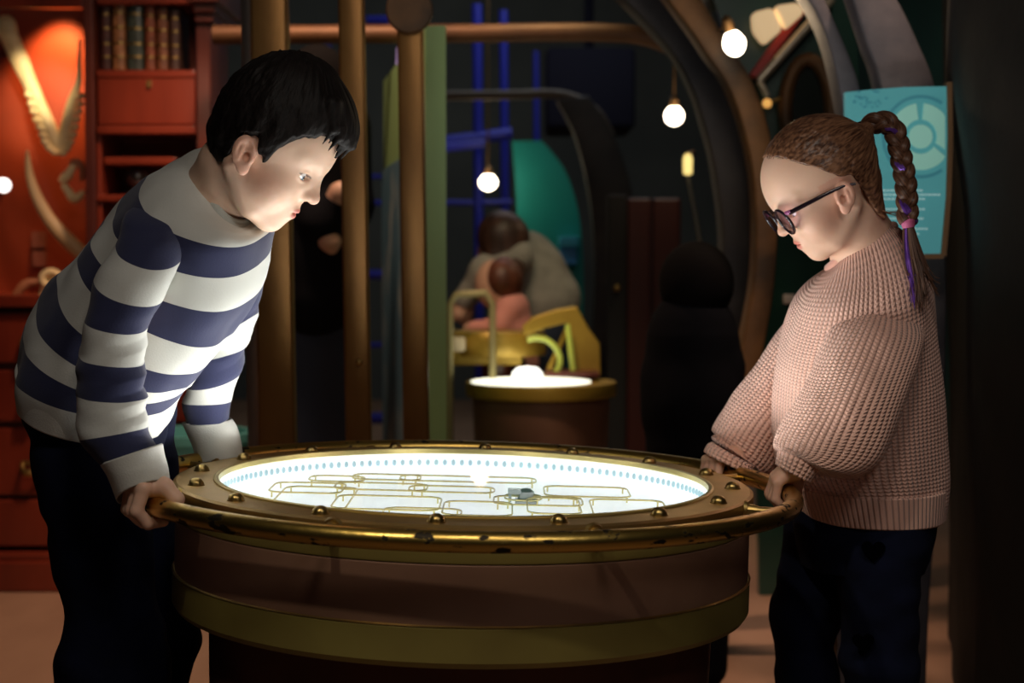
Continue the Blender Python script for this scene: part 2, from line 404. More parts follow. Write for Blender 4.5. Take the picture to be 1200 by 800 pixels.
def mesh_sdf(fn, lo, hi, h, proj=True):
    lo = np.array(lo, float); hi = np.array(hi, float); B = 8
    nb = np.ceil((hi-lo)/h/B).astype(int)+1; n = nb*B
    g = np.stack(np.meshgrid(*[np.arange(k) for k in nb], indexing='ij'), -1).reshape(-1, 3)
    cen = (lo+(g*B+(B-1)/2)*h).astype(f32)
    d = fn(cen); act = np.abs(d) < B*h*1.25
    F = np.ones(n, f32)
    for q in g[(~act) & (d < 0)]:
        F[q[0]*B:q[0]*B+B, q[1]*B:q[1]*B+B, q[2]*B:q[2]*B+B] = -1
    off = np.stack(np.meshgrid(*[np.arange(B)]*3, indexing='ij'), -1).reshape(-1, 3)
    ga = g[act]
    for s in range(0, len(ga), 1500):
        idx = (ga[s:s+1500, None, :]*B+off[None]).reshape(-1, 3)
        F[idx[:, 0], idx[:, 1], idx[:, 2]] = fn((lo+idx*h).astype(f32))
    S = F < 0
    c = [S[a:n[0]-1+a, b:n[1]-1+b, e:n[2]-1+e] for a in (0, 1) for b in (0, 1) for e in (0, 1)]
    anyc = np.zeros_like(c[0]); allc = np.ones_like(c[0])
    for k in c: anyc |= k; allc &= k
    ci = np.argwhere(anyc & ~allc)
    idm = np.full(anyc.shape, -1, np.int32); idm[ci[:, 0], ci[:, 1], ci[:, 2]] = np.arange(len(ci))
    acc = np.zeros((len(ci), 3)); cnt = np.zeros(len(ci))
    cor = [(a, b, e) for a in (0, 1) for b in (0, 1) for e in (0, 1)]
    for p in cor:
        for ax in range(3):
            if p[ax]: continue
            q = list(p); q[ax] = 1
            fa = F[ci[:, 0]+p[0], ci[:, 1]+p[1], ci[:, 2]+p[2]]; fb = F[ci[:, 0]+q[0], ci[:, 1]+q[1], ci[:, 2]+q[2]]
            m = (fa < 0) != (fb < 0); t = np.where(m, fa/np.where(m, fa-fb, 1), 0)
            P = np.tile(np.array(p, float), (len(ci), 1)); P[:, ax] += t
            acc += P*m[:, None]; cnt += m
    V = lo+(ci+acc/cnt[:, None])*h
    Fs = []
    for ax in range(3):
        a0 = [slice(None)]*3; a1 = [slice(None)]*3; a0[ax] = slice(0, n[ax]-1); a1[ax] = slice(1, n[ax])
        df = S[tuple(a0)] != S[tuple(a1)]
        e = np.argwhere(df); o1, o2 = [(1, 2), (2, 0), (0, 1)][ax]
        e = e[(e[:, o1] > 0) & (e[:, o2] > 0) & (e[:, o1] < n[o1]-1) & (e[:, o2] < n[o2]-1)]
        def gid(d1, d2):
            q = e.copy(); q[:, o1] -= d1; q[:, o2] -= d2; return idm[q[:, 0], q[:, 1], q[:, 2]]
        Q = np.stack([gid(1, 1), gid(0, 1), gid(0, 0), gid(1, 0)], 1)
        ins = S[e[:, 0], e[:, 1], e[:, 2]]
        Q[~ins] = Q[~ins][:, ::-1]
        Fs.append(Q)
    Fq = np.concatenate(Fs); Fq = Fq[(Fq >= 0).all(1)]
    if proj:
        for _ in range(2):
            p = V.astype(f32); e = h*.5; d0 = fn(p)
            gr = np.stack([(fn(p+A3([e, 0, 0]))-d0), (fn(p+A3([0, e, 0]))-d0), (fn(p+A3([0, 0, e]))-d0)], 1)/e
            gn = (gr*gr).sum(1)+1e-6
            st = gr*(d0/gn)[:, None]; ln = np.linalg.norm(st, axis=1); st *= np.minimum(1, .8*h/(ln+1e-9))[:, None]
            V = V-st*.9
    return V, Fq

# ---- head: unit = head height, x forward, y left, z up, origin mid-head
EARX, EARZ = .015, -.10
def head_fn(q, nose=1.0, cheek=1.0, back=.425):
    y = np.abs(q[:, 1]); s = np.stack([q[:, 0], y, q[:, 2]], 1)     # mirrored
    d = el(s, (-.035+(.425-back), 0, .12), (back, .365, .385))
    d = smin(d, el(s, (.12, 0, .10), (.275, .27, .30)), .06)
    d = smin(d, el(s, (.12, 0, -.12), (.25, .265, .30)), .08)
    d = smin(d, el(s, (.10, .0, -.27), (.23, .215, .16)), .08)
    d = smin(d, rc(s, (-.06, .25, -.20), (.14, .13, -.36), .055, .07), .08)
    d = smin(d, el(s, (.245, 0, -.385), (.085, .095, .08)), .08)          # chin
    d = smin(d, el(s, (.20, .165, -.175), (.13, .115, .125*cheek)), .07)      # cheeks
    d = smin(d, rc(s, (.315, .05, .075), (.26, .20, .07), .05, .045), .05)    # brow
    d = smin(d, el(s, (.285, 0, -.27), (.075, .10, .085)), .05)            # muzzle
    d = smax(d, -el(s, (.405, .145, -.025), (.085, .075, .055)), .05)        # socket
    d = smin(d, el(s, (.262, .135, -.03), (.085, .078, .07)), .025)          # lids
    d = smax(d, -el(s, (.355, .142, -.038), (.05, .064, .025)), .008)       # slit
    n = rc(s, (.345, 0, .03), (.405*nose, 0, -.12), .028, .042)
    n = smin(n, el(s, (.375, .042, -.142), (.042, .03, .03)), .02)
    n = smin(n, el(s, (.42*nose, 0, -.135), (.036, .036, .034)), .02)
    d = smin(d, n, .035)
    d = smax(d, -el(s, (.388, .026, -.172), (.022, .013, .013)), .008)       # nostril
    lip = smin(el(s, (.352, 0, -.252), (.032, .062, .020)), el(s, (.343, 0, -.292), (.034, .052, .022)), .006)
    d = smin(d, lip, .022)
    d = smax(d, -el(s, (.385, 0, -.272), (.035, .075, .005)), .008)          # mouth line
    # ears
    a = R(16); b = R(18)      # rear edge stands off the head, top leans back
    e1 = np.array([math.cos(a), -math.sin(a), 0]); e2 = np.array([math.sin(a), math.cos(a), 0]); e3 = np.array([0, 0, 1.])
    e1, e3 = e1*math.cos(b)+e3*math.sin(b), e3*math.cos(b)-e1*math.sin(b)
    eq = (s-A3((EARX-.015, .352, EARZ)))@np.stack([e1, e2, e3], 1).astype(f32)
    e = el(eq, (0, .006, .018), (.072, .026, .102))
    e = smin(e, el(eq, (.014, .004, -.082), (.036, .020, .040)), .03)
    e = smax(e, -el(eq, (.008, .040, .024), (.054, .036, .082)), .007)       # hollow inside the rim
    e = smin(e, rc(eq, (-.010, .016, .070), (-.024, .016, -.025), .010, .011), .014)
    e = smax(e, -el(eq, (.018, .030, -.012), (.028, .044, .038)), .008)      # bowl
    e = smin(e, el(eq, (.050, .012, -.018), (.016, .018, .022)), .014)
    d = smin(d, smin(e, el(s, (EARX+.01, .335, EARZ), (.030, .03, .06)), .025), .015)
    d = smax(d, -el(eq, (.016, .040, -.004), (.026, .050, .034)), .008)
    d = smax(d, -el(eq, (.000, .040, .062), (.034, .026, .022)), .008)
    return d
def sstep(a, b, x): t = np.clip((x-a)/(b-a), 0, 1); return t*t*(3-2*t)
def skin_col(q, base, lips, blush):
    """true skin tones: lips, flushed cheeks and ears, brows"""
    y = np.abs(q[:, 1]); s = np.stack([q[:, 0], y, q[:, 2]], 1); n = len(q)
    C = np.tile(np.array(base, float), (n, 1))
    def blend(c, w):
        nonlocal C
        C = C*(1-w[:, None])+np.array(c)*w[:, None]
    inh = (q[:, 2] > -.6)
    w = np.exp(-((s[:, 0]-.17)**2+(s[:, 1]-.22)**2+(s[:, 2]+.17)**2)/.012)*.55; blend(blush, w*inh)
    w = np.exp(-((s[:, 0]-.42)**2+(s[:, 1])**2+(s[:, 2]+.135)**2)/.0035)*.35; blend(blush, w*inh)
    w = sstep(.30, .34, s[:, 1])*.45*(np.abs(s[:, 0]-EARX) < .12)*(np.abs(s[:, 2]-EARZ) < .16); blend(blush, w*inh)
    l = np.minimum(el(s.astype(f32), (.352, 0, -.254), (.05, .066, .022)), el(s.astype(f32), (.345, 0, -.290), (.05, .056, .023)))
    blend(lips, sstep(.006, -.006, l)*inh)
    br = rc(s.astype(f32), (.36, .07, .062), (.27, .215, .068), .016, .008)
    blend((.20, .11, .07), sstep(.012, -.008, br)*.75*inh)
    ln = el(s.astype(f32), (.335, .140, -.028), (.06, .072, .012))
    blend((.06, .035, .03), sstep(.004, -.003, ln)*.8*inh*(s[:, 2] > -.032))
    return C
class Head:
    def __init__(s, centre, H, fwd, pitch, yaw, roll=0):
        """fwd: +1 looks right, -1 looks left; yaw turns the face to the camera"""
        p = R(pitch); w = R(yaw)
        f = np.array([fwd*math.cos(p)*math.cos(w), -math.cos(p)*math.sin(w), -math.sin(p)])
        u = np.array([fwd*math.sin(p)*math.cos(w), -math.sin(p)*math.sin(w), math.cos(p)])
        l = np.cross(u, f); a = R(roll)
        l, u = l*math.cos(a)+u*math.sin(a), u*math.cos(a)-l*math.sin(a)
        s.c = np.array(centre, float); s.H = H; s.R = np.stack([f, l, u])   # rows
    def loc(s, P): return ((P-s.c.astype(f32))@s.R.T.astype(f32))/f32(s.H)
    def w(s, q): return s.c+np.asarray(q, float)@s.R*s.H
    def v(s, q): return np.asarray(q, float)@s.R

def hand_fn(C, T, U, O, W, elbow, sc=1.0, rt=.0125, spread=1.0, thumb=1, tba=-20):
    """fingers gripping a tube through C along T; U up, O side the fingers go down; W wrist"""
    C, T, U, O, W = [np.array(k, float) for k in (C, T, U, O, W)]
    def P(o, th, r_): a = R(th); return C+T*o+(U*math.cos(a)+O*math.sin(a))*r_
    segs = []; palm = []
    offs = [.0215*sc, .0072*sc, -.0072*sc, -.0205*sc]; ln = [1, 1.06, 1.0, .86]
    for i, o in enumerate(offs):
        fr = (.0078, .0080, .0076, .0068)[i]*sc; r0 = rt+fr
        k = P(o*.98, 36+4*i, r0+.0085*sc*ln[i]); p1 = P(o*spread, 98+3*i, r0+.0055*sc*ln[i]); p2 = P(o*spread, 150, r0+.002); p3 = P(o*spread, 205*ln[i], r0)
        segs.append([(k, p1, fr*1.12, fr*1.02), (p1, p2, fr*1.02, fr*.95), (p2, p3, fr*.95, fr*.82)])
        palm.append((W, k, .0135*sc, fr*1.18))
    heel = P(.012*sc, -8, rt+.011*sc)
    tb = P(.024*sc, tba, rt+.013*sc); tm = P(.036*sc, tba-42, rt+.0095*sc); tt = P(.033*sc, -118, rt+.008*sc)
    def fn(p):
        d = rc(p, elbow, W, .0175*sc, .0175*sc)
        for a, b, r1, r2 in palm: d = smin(d, rc(p, a, b, r1, r2), .010)
        d = smin(d, rc(p, W, heel, .016*sc, .014*sc), .012)
        d = smin(d, rc(p, heel, tb, .012*sc, .0105*sc), .010)
        if thumb:
            d = smin(d, rc(p, tb, tm, .0105*sc, .0088*sc), .004)
            d = smin(d, rc(p, tm, tt, .0088*sc, .0075*sc), .004)
        for sg in segs:
            g = None
            for a, b, r1, r2 in sg:
                x = rc(p, a, b, r1, r2); g = x if g is None else smin(g, x, .003)
            d = smin(d, g, .0032)
        return d
    return fn

# ---- cloth: a smooth skin drawn over a list of oval rings
def cr_interp(K, t):
    K = np.asarray(K, float); n = len(K); i = np.clip(np.floor(t).astype(int), 0, n-2); f = (t-i)[:, None]
    p0 = K[np.maximum(i-1, 0)]; p1 = K[i]; p2 = K[i+1]; p3 = K[np.minimum(i+2, n-1)]
    m1 = (p2-p0)/2; m2 = (p3-p1)/2
    return (2*f**3-3*f**2+1)*p1+(f**3-2*f**2+f)*m1+(-2*f**3+3*f**2)*p2+(f**3-f**2)*m2
def ring(p1, p2, Y, th, tilt=0, dy=0, Y2=None):
    """oval from photo position p1 to p2 around distance Y, half-thickness th, near side lowered by tilt"""
    a = np.array(at(*p1, Y)); b = np.array(at(*p2, Y2 or Y))
    return np.concatenate([(a+b)/2+np.array([0, dy, 0]), (b-a)/2, np.array([0, -th, -tilt])])
def loft(rings, rows=120, seg=96, expo=2.2, t0=0, disp=None, cap0='dome', cap1='dome', inset=.03):
    K = np.array(rings); n = len(K); t = np.linspace(0, n-1, rows); Q = cr_interp(K, t)
    th = np.linspace(0, 2*PI, seg, endpoint=False)
    cx = np.sign(np.cos(th))*np.abs(np.cos(th))**(2/expo); sx = np.sign(np.sin(th))*np.abs(np.sin(th))**(2/expo)
    def row(q, s=1.0, off=0): return q[:3]+off+s*(cx[:, None]*q[3:6]+sx[:, None]*q[6:9])
    rowsP = [row(q) for q in Q]; tt = list(t)
    def ends(q, ax, cap):
        out = []
        if cap == 'dome':
            rad = min(np.linalg.norm(q[3:6]), np.linalg.norm(q[6:9]))*.55
            for a in np.linspace(.2, 1, 8)*PI/2: out.append(row(q, max(math.cos(a), .004), ax*rad*math.sin(a)))
        else:  # turned-in edge
            out.append(row(q, .985, ax*.002)); out.append(row(q, .95, ax*.0)); out.append(row(q, .92, -ax*.012)); out.append(row(q, .88, -ax*inset)); out.append(row(q, .004, -ax*inset*1.2))
        return out
    ax0 = Q[0, :3]-Q[1, :3]; ax0 /= np.linalg.norm(ax0); ax1 = Q[-1, :3]-Q[-2, :3]; ax1 /= np.linalg.norm(ax1)
    e0 = ends(Q[0], ax0, cap0)[::-1]; e1 = ends(Q[-1], ax1, cap1)
    Pm = np.array(e0+rowsP+e1); tt = np.array([t[0]]*len(e0)+tt+[t[-1]]*len(e1)); m = len(Pm)
    # arc length and girth in metres for knit patterns
    cl = np.concatenate([[0], np.cumsum(np.linalg.norm(np.diff(Q[:, :3], axis=0), axis=1))])
    al = np.concatenate([np.full(len(e0), cl[0]), cl, np.full(len(e1), cl[-1])])
    gir = np.mean([np.linalg.norm(np.roll(r_, -1, 0)-r_, axis=1).sum() for r_ in rowsP[::10]])
    # arc-length around each row
    if disp is not None:
        dx = np.roll(Pm, -1, 1)-np.roll(Pm, 1, 1); dy = np.gradient(Pm, axis=0)
        N = np.cross(dx, dy); N /= np.linalg.norm(N, axis=2)[..., None]+1e-9
        c = Pm.mean(1, keepdims=True); sg = np.sign(((Pm-c)*N).sum(2).mean()); N *= sg
        D = disp(np.tile(th, (m, 1)), np.tile(tt[:, None], (1, seg)), Pm)
        fade = np.ones(m); fade[:len(e0)] = 0; fade[m-len(e1):] = 0
        Pm = Pm+N*(D*fade[:, None])[..., None]
    V = Pm.reshape(-1, 3); i = np.arange(m-1)[:, None]*seg; j = np.arange(seg)[None]; j2 = (j+1) % seg
    F = np.stack([i+j, i+j2, i+seg+j2, i+seg+j], -1).reshape(-1, 4)
    c0 = V[:seg].mean(0)
    # orientation
    a, b, c_, d_ = V[F[len(F)//2]]; nrm = np.cross(b-a, c_-a); cen = Pm[(len(F)//2)//seg].mean(0)
    if nrm@(a-cen) < 0: F = F[:, ::-1]
    Tt = np.repeat(tt+t0, seg); Kk = np.stack([np.tile(th/(2*PI)*gir, m), np.repeat(al, seg), np.zeros(m*seg)], 1)
    return V, F, {'t': Tt, 'k': Kk}
def fold(amp, sc=(1, 1, 1), seed=0, ridge=False):
    def d(th, t, P):
        q = P.reshape(-1, 3)*np.array(sc)+seed
        n = vnoise(q)+.5*vnoise(q*2.1+7)
        if ridge: n = .5-np.abs(n)
        return (n*amp).reshape(th.shape)
    return d

def tube_np(P, r, n=8):
    m = MB(); m.tube(P, r, n); return m
def bez(a, b, c, d, n):
    a, b, c, d = [np.array(k, float) for k in (a, b, c, d)]; t = np.linspace(0, 1, n)[:, None]
    return a*(1-t)**3+3*b*t*(1-t)**2+3*c*t*t*(1-t)+d*t**3
# ================================================================== the place
def struct(name, m, mt, **k): return tag(m.build(name, mt, None, **k), None, None, None, 'structure')
struct('floor', MB().box((0, 4.5, -.05), (7, 14, .1)), M['floor'], smooth=False)
struct('ceiling', MB().box((0, 5.5, 2.75), (7, 12.2, .1)), M['ceil'], smooth=False)
struct('wall_back', MB().box((0, 11.05, 1.35), (7, .1, 2.7)), M['wall'], smooth=False)
struct('wall_left', MB().box((-2.95, 5.5, 1.35), (.1, 11, 2.7)), M['wallblack'], smooth=False)
# right side: swelling dark plaster hull beside the girl
def hull():
    m = MB(); rows = 40; V = []; F = []
    ys = np.linspace(1.9, 4.1, 30)
    for i, z in enumerate(np.linspace(0, 2.7, rows)):
        for y in ys:
            x0 = .835+.02*math.cos(z*2.1)+(y-3.0)*.22 if y > 3.0 else .835+.02*math.cos(z*2.1)
            x0 += .02*float(vnoise(np.array([[y*3, z*3, 1.]]))[0])
            if y < 2.9: x0 += (2.9-y)*.28
            V.append((x0, y, z))
    n = len(ys)
    for i in range(rows-1):
        for j in range(n-1): F.append((i*n+j, i*n+j+1, (i+1)*n+j+1, (i+1)*n+j))
    k = len(V); V2 = [(2.3, v[1], v[2]) for v in V]
    F2 = [tuple(a+k for a in f)[::-1] for f in F]
    for i in range(rows-1):
        F2.append((i*n, (i+1)*n, (i+1)*n+k, i*n+k)); F2.append((i*n+n-1, i*n+n-1+k, (i+1)*n+n-1+k, (i+1)*n+n-1))
    m.add(V+V2, F+F2); return m
struct('wall_right', hull(), M['rock'])
# dark green hall wall seen between the hull ribs, running back on the right
m = MB(); m.box((1.75, 7.5, 1.35), (.1, 7.0, 2.7)); struct('wall_hall_right', m, M['green'], smooth=False)

# ---- ship-hull ribs: curved bands placed where they stand
def arc_band(name, outer, inner, Y, depth, mt, label, cat='hull rib', group=None):
    def dens(P):
        K = np.array([list(at(*p, Y)) for p in P]); t = np.linspace(0, len(K)-1, len(K)*8)
        return [Vector(q) for q in cr_interp(K, t)]
    m = MB(); m.band(dens(outer), dens(inner), (0, depth, 0))
    o = m.build(name, mt, None, bevel=.006); return tag(o, label, cat, group)
arc_band('hull_rib', [(800, -40), (840, 29), (864, 65), (884, 100), (902, 155), (911, 230), (908, 330), (890, 440), (868, 600), (856, 700), (852, 778)],
         [(752, -40), (805, 29), (829, 65), (853, 100), (872, 153), (884, 220), (884, 320), (866, 430), (846, 600), (834, 700), (830, 778)], 3.9, .10, M['ribbrass'],
         'bronze brown curved hull rib just left of the bulging dark wall, lit along its edge')
arc_band('hull_rib', [(745, -60), (806, 29), (830, 65), (855, 100), (875, 153), (888, 230), (888, 330), (868, 440), (848, 560), (838, 680), (836, 748)],
         [(670, -60), (742, 10), (786, 58), (808, 95), (824, 140), (840, 210), (848, 300), (838, 400), (812, 520), (800, 680), (798, 748)], 4.15, .12, M['ribdark'],
         'dark grey curved hull rib directly behind the bronze one')
arc_band('hull_rib', [(948, -40), (985, 40), (1010, 110), (1030, 220), (1035, 400), (1020, 640), (1010, 852)],
         [(900, -60), (954, 10), (980, 85), (996, 200), (1000, 400), (985, 640), (975, 852)], 3.35, .10, M['rib'],
         'blue grey mottled curved hull rib left of the teal sign')
arc_band('hull_rib', [(1030, -40), (1072, 40), (1102, 130), (1110, 300), (1106, 500), (1090, 700), (1084, 864)],
         [(985, -40), (1012, 40), (1035, 120), (1050, 300), (1050, 500), (1040, 700), (1034, 864)], 3.28, .08, M['rib'],
         'broad mottled grey hull rib passing behind the teal sign')
arc_band('hull_rib', [(690, 112), (720, 160), (742, 230), (752, 320), (746, 420), (732, 520), (726, 600)],
         [(652, 116), (676, 165), (692, 240), (697, 320), (692, 420), (684, 520), (680, 600)], 6.6, .12, M['ribdark'],
         'farthest dark hull rib curving beside the teal wall panel')

# ---- copper posts
def post(px0, px1, lean, Y, label, cap=False):
    a = at(px0, 300, Y); b = at(px1, 300, Y); w = b.x-a.x; x = (a.x+b.x)/2
    t = thing('metal_post', label, 'post', (x, Y, 0), 'copper posts of the walkway frame')
    m = MB(); ln = lean*2.6
    for s in (0,):
        V = [];
        for z in (0, 2.6):
            dx = -lean*(z-.95)
            for sx, sy in ((-1, -1), (1, -1), (1, 1), (-1, 1)): V.append((x+dx+sx*w/2, Y+sy*w*.35, z))
        m.add(V, [(0, 3, 2, 1), (4, 5, 6, 7), (0, 1, 5, 4), (1, 2, 6, 5), (2, 3, 7, 6), (3, 0, 4, 7)])
    m.build('shaft', M['post'], t, bevel=.006)
    MB().lathe([(w*.8, 0), (w*.8, .012), (w*.6, .02)], 20, (x+lean*.95, Y, 0)).build('foot', M['post'], t)
    if cap:
        c = at(480, 12, Y-.03)
        m = MB(); m.lathe([(.001, -.012), (.046, -.012), (.05, 0), (.046, .012), (.001, .012)], 24, c, Matrix.Rotation(PI/2, 4, 'X')); m.build('flange', M['ribbrass'], t)
    if px0 < 430 and px0 > 380:
        MB().ball(at(421, 424, Y-.025), .008, 12).build('screw_head', M['bolt'], t)
    return t
post(301, 343, .012, 3.3, 'wide copper post directly behind the boy in stripes')
post(402, 432, .012, 3.4, 'bare copper post standing alone midway between the boy and the green board')
post(470, 500, .012, 3.5, 'copper post with a round flange, against the green board', cap=True)
# thin grey pipe beside the first post
m = MB(); c = at(301, 300, 3.45); m.tube([(c.x, 3.45, 0), (c.x-.02, 3.45, 2.6)], .018, 14)
tag(m.build('grey_pipe', M['steel'], None), 'thin grey pipe standing just left of the wide copper post', 'pipe')
# bronze beam that runs across and bends down into the hull
def pipe_thing(name, pts, Y, r, mt, label, cat, group=None):
    K = np.array([list(at(*p, Y)) for p in pts]); P = cr_interp(K, np.linspace(0, len(K)-1, len(K)*8))
    m = MB(); m.tube([Vector(p) for p in P], r, 12); return tag(m.build(name, mt, None), label, cat, group)
pipe_thing('bronze_beam', [(250, 41), (400, 40), (560, 39), (700, 38), (760, 44), (805, 66), (835, 100), (858, 150)], 4.6, .026, M['beam'],
           'long bronze pipe running level overhead and bending down at its right end', 'pipe')
pipe_thing('brown_pipe', [(515, 112), (600, 111), (650, 110), (680, 118), (702, 134), (716, 160)], 6.62, .019, M['pipe'],
           'thinner brown pipe curving down, lower and farther than the long bronze one', 'pipe')
# ================================================================== the lit drum table
TT = .65; TILT = .0257
Rt = Matrix.Rotation(TILT, 4, 'Y')
TCtr = Vector((-.064, 2.214, .651))
TB = TCtr + Rt@Vector((0, 0, -TT))
table = thing('drum_table', 'big round brass rimmed drum table with a glowing white glass top and hand rail', 'table', TB, None, (0, TILT, 0))
def tl(name, m, mt, par=None, **k): return m.build(name, mt, par or table, local=True, split=25 if 'loop' not in name else 60, **k)
def tw(p): return WM[table.name]@Vector(p)
# drum
tl('upper_drum', MB().lathe([(.372, .628), (.379, .628), (.379, .608), (.381, .606), (.383, .604), (.383, .5355)], 128), M['copper'])
tl('collar_band', MB().lathe([(.378, .632), (.3845, .630), (.3845, .609), (.3835, .6065)], 128), M['olive'])
tl('lower_band', MB().lathe([(.384, .5345), (.3855, .533), (.3855, .494), (.381, .487), (.36, .484), (.338, .484)], 128), M['olive'])
tl('lower_drum', MB().lathe([(.338, .486), (.336, .40), (.331, .25), (.328, .055)], 128), M['maroon'])
pl = tl('plinth', MB().lathe([(.0, 0), (.345, 0), (.345, .05), (.33, .066), (0, .066)], 96), M['maroon'])
pl.rotation_euler = (0, -TILT, 0); pl.location = (0, 0, .0)
tl('seam_bead', MB().lathe([(.3835, .5365), (.3865, .5350), (.3835, .5335)], 128), M['brass'])
# top plate and inner lip
tl('rim_plate', MB().lathe([(.332, .634), (.332, .6475), (.3345, .65), (.3825, .65), (.3865, .6475), (.3875, .641), (.3865, .634), (.378, .632)], 160), M['plate'])
tl('glass_lip', MB().lathe([(.3345, .6505), (.3345, .6525), (.3315, .6535), (.3275, .6525), (.3265, .6455), (.332, .6445)], 160), M['lip'])
tl('glass_top', MB().lathe([(.0, .6475), (.3285, .6475)], 128), M['glass'])
# inside
tl('tray_wall', MB().lathe([(.3295, .645), (.3295, .619), (.327, .6155)], 128), M['glowwall'])
tl('tray_floor', MB().lathe([(.0, .6155), (.3272, .6155)], 128), M['glow'])
m = MB()
for k in range(156):
    a = 2*PI*k/156; m.ball((.3285*math.cos(a), .3285*math.sin(a), .6315), (.0028, .0036, .0050), 8, Matrix.Rotation(a, 4, 'Z'))
led = tl('led_strip', m, M['led']); tag(led, None, None, None, 'stuff')
for kk in range(12):      # LED chips around the inside of the tray
    aa_ = R(15+30*kk); p_ = tw((.27*math.cos(aa_), .27*math.sin(aa_), .634)); light('tray_led', 'SPOT', p_, 1.2, (1, .97, .93), p_+Vector((-.12*math.cos(aa_), -.12*math.sin(aa_), 1)), .012, 168, .3)
m = MB()
for a0, a1 in ((104, 116),):
    P = [(.3235*math.cos(R(a)), .3235*math.sin(R(a))) for a in np.linspace(a0, a1, 16)]
    m.band([(x, y, .642) for x, y in P], [(x, y, .617) for x, y in P], (0, -.002, 0))
pass
def wire_loop(cx, cy, sx, sy, rot=0, rr=.02, z=.6235):
    P = []
    for qx, qy, a0 in ((1, 1, 0), (-1, 1, 90), (-1, -1, 180), (1, -1, 270)):
        for a in np.linspace(a0, a0+90, 5):
            P.append((qx*(sx-rr)+rr*math.cos(R(a)), qy*(sy-rr)+rr*math.sin(R(a))))
    c, s = math.cos(R(rot)), math.sin(R(rot))
    P = [(cx+x*c-y*s, cy+x*s+y*c, z) for x, y in P]
    m = MB(); m.tube(P, .0013, 6, closed=True)
    m2 = m
    for i in (2, 7, 12, 17): m2.tube([P[i], (P[i][0], P[i][1], .6155)], .0012, 6)
    return m2
for a in ((-.12, .20, .05, .03), (-.22, .07, .05, .05), (.10, .0, .06, .04), (-.05, -.12, .05, .03), (-.20, -.02, .05, .10), (-.12, .10, .065, .035), (-.02, .09, .06, .03), (-.10, -.05, .07, .06), (.02, -.08, .045, .06), (.0, .20, .10, .03),
          (.12, -.04, .035, .07), (.17, .10, .06, .05), (.22, -.06, .05, .09), (-.19, .17, .04, .03), (.08, .03, .025, .03)):
    tl('wire_loop', wire_loop(*a), M['wire'])
g = Vector((.084, .045, .6175))
m = MB(); m.lathe([(0, 0), (.011, 0), (.012, .004), (.011, .012), (.006, .016), (0, .017)], 20, g); m.box(g+Vector((-.016, 0, .012)), (.018, .02, .006)); m.box(g+Vector((-.022, 0, .005)), (.004, .018, .016))
m.box(g+Vector((0, -.0, -.001)), (.03, .05, .004))
tl('metal_turntable', m, M['gizmo'])
# bolts, brackets, rail
PH = -.0598
for k in range(16):
    a = PH+k*PI/8; x, y = .36*math.sin(a), -.36*math.cos(a)
    rr = .0098
    prof = [(rr*1.12, .650), (rr*1.1, .6515)]+[(rr*math.cos(t), .6515+rr*.85*math.sin(t)) for t in np.linspace(0, PI/2-.05, 7)]+[(.0001, .6515+rr*.85)]
    tl('dome_bolt', MB().lathe(prof, 20, (x, y, 0)), M['bolt'], origin=(x, y, .65))
RR, RZ, RTUBE = .440, .6415, .0122
m = MB(); m.tube([(RR*math.cos(t), RR*math.sin(t), RZ) for t in np.linspace(0, 2*PI, 160, endpoint=False)], RTUBE, 20, closed=True)
tl('hand_rail', m, M['rail'])
for k in range(8):
    t = R(24+45*k); d = Vector((math.cos(t), math.sin(t), 0)); z = Vector((0, 0, RZ-.002))
    m = MB(); m.tube([d*.378+z-Vector((0, 0, .004)), d*.392+z, d*.405+z, d*.43+z], [.011, .0085, .0055, .0062], 14)
    m.tube([d*.386+z, d*.3905+z], [.0135, .0115], 14)
    tl('rail_bracket', m, M['brass'])
def railp(deg): t = R(deg); return tw((RR*math.cos(t), RR*math.sin(t), RZ))

# ================================================================== cabinet on the left
CY = 4.75
cab = thing('display_cabinet', 'tall mahogany wall cabinet with a lit bone display, shelves and drawers', 'cabinet', (at(110, 400, CY).x, CY+.2, 0))
def pb(name, x0, y0, x1, y1, Y0, Y1, mt, par, bev=.004, **k):
    return MB().pbox(x0, y0, x1, y1, Y0, Y1).build(name, mt, par, smooth=False, bevel=bev, **k)
FL = 302+FPX*CZ/CY
pb('back_panel', -60, -80, 232, 360, CY+.26, CY+.3, M['case_red'], cab)
pb('divider', 96, -80, 113, 352, CY-.02, CY+.27, M['wood_dark'], cab)
sp_ = pb('side_panel', 229, -5, 249, 352, CY, CY+.3, M['wood_dark'], cab)
pb('side_panel', -75, -80, -55, 352, CY, CY+.3, M['wood_dark'], cab)
m = MB(); m.pbox(224, -30, 256, 2, CY-.05, CY+.35); m.pbox(226, 2, 252, 14, CY-.03, CY+.33); m.pbox(228, 14, 250, 26, CY-.015, CY+.31)
m.build('cornice', M['wood_dark'], cab, smooth=False, bevel=.004)
pb('top_rail', -60, -5, 97, 9, CY-.01, CY+.02, M['wood'], cab)
pb('shelf', 113, -6, 229, 5, CY, CY+.27, M['wood'], cab)
pb('shelf', 113, 82, 229, 91, CY, CY+.27, M['wood'], cab)
fl = pb('drop_front', 114, 91, 229, 146, CY+.004, CY+.03, M['wood'], cab)
MB().pbox(172, 94, 177, 102, CY-.004, CY+.01).build('key_plate', M['brass'], fl)
pb('shelf', 113, 147, 229, 157, CY-.01, CY+.27, M['wood'], cab)
pb('shelf', 122, 184, 206, 193, CY+.02, CY+.27, M['wood'], cab)
pb('inner_partition', 113, 157, 121, 352, CY+.01, CY+.27, M['wood'], cab)
pb('shelf', 113, 228, 229, 236, CY, CY+.27, M['wood'], cab)
pb('countertop', -75, 346, 236, 360, CY-.09, CY+.32, M['wood'], cab)
pb('lower_case', -70, 361, 232, 640, CY-.05, CY+.3, M['wood_dark'], cab)
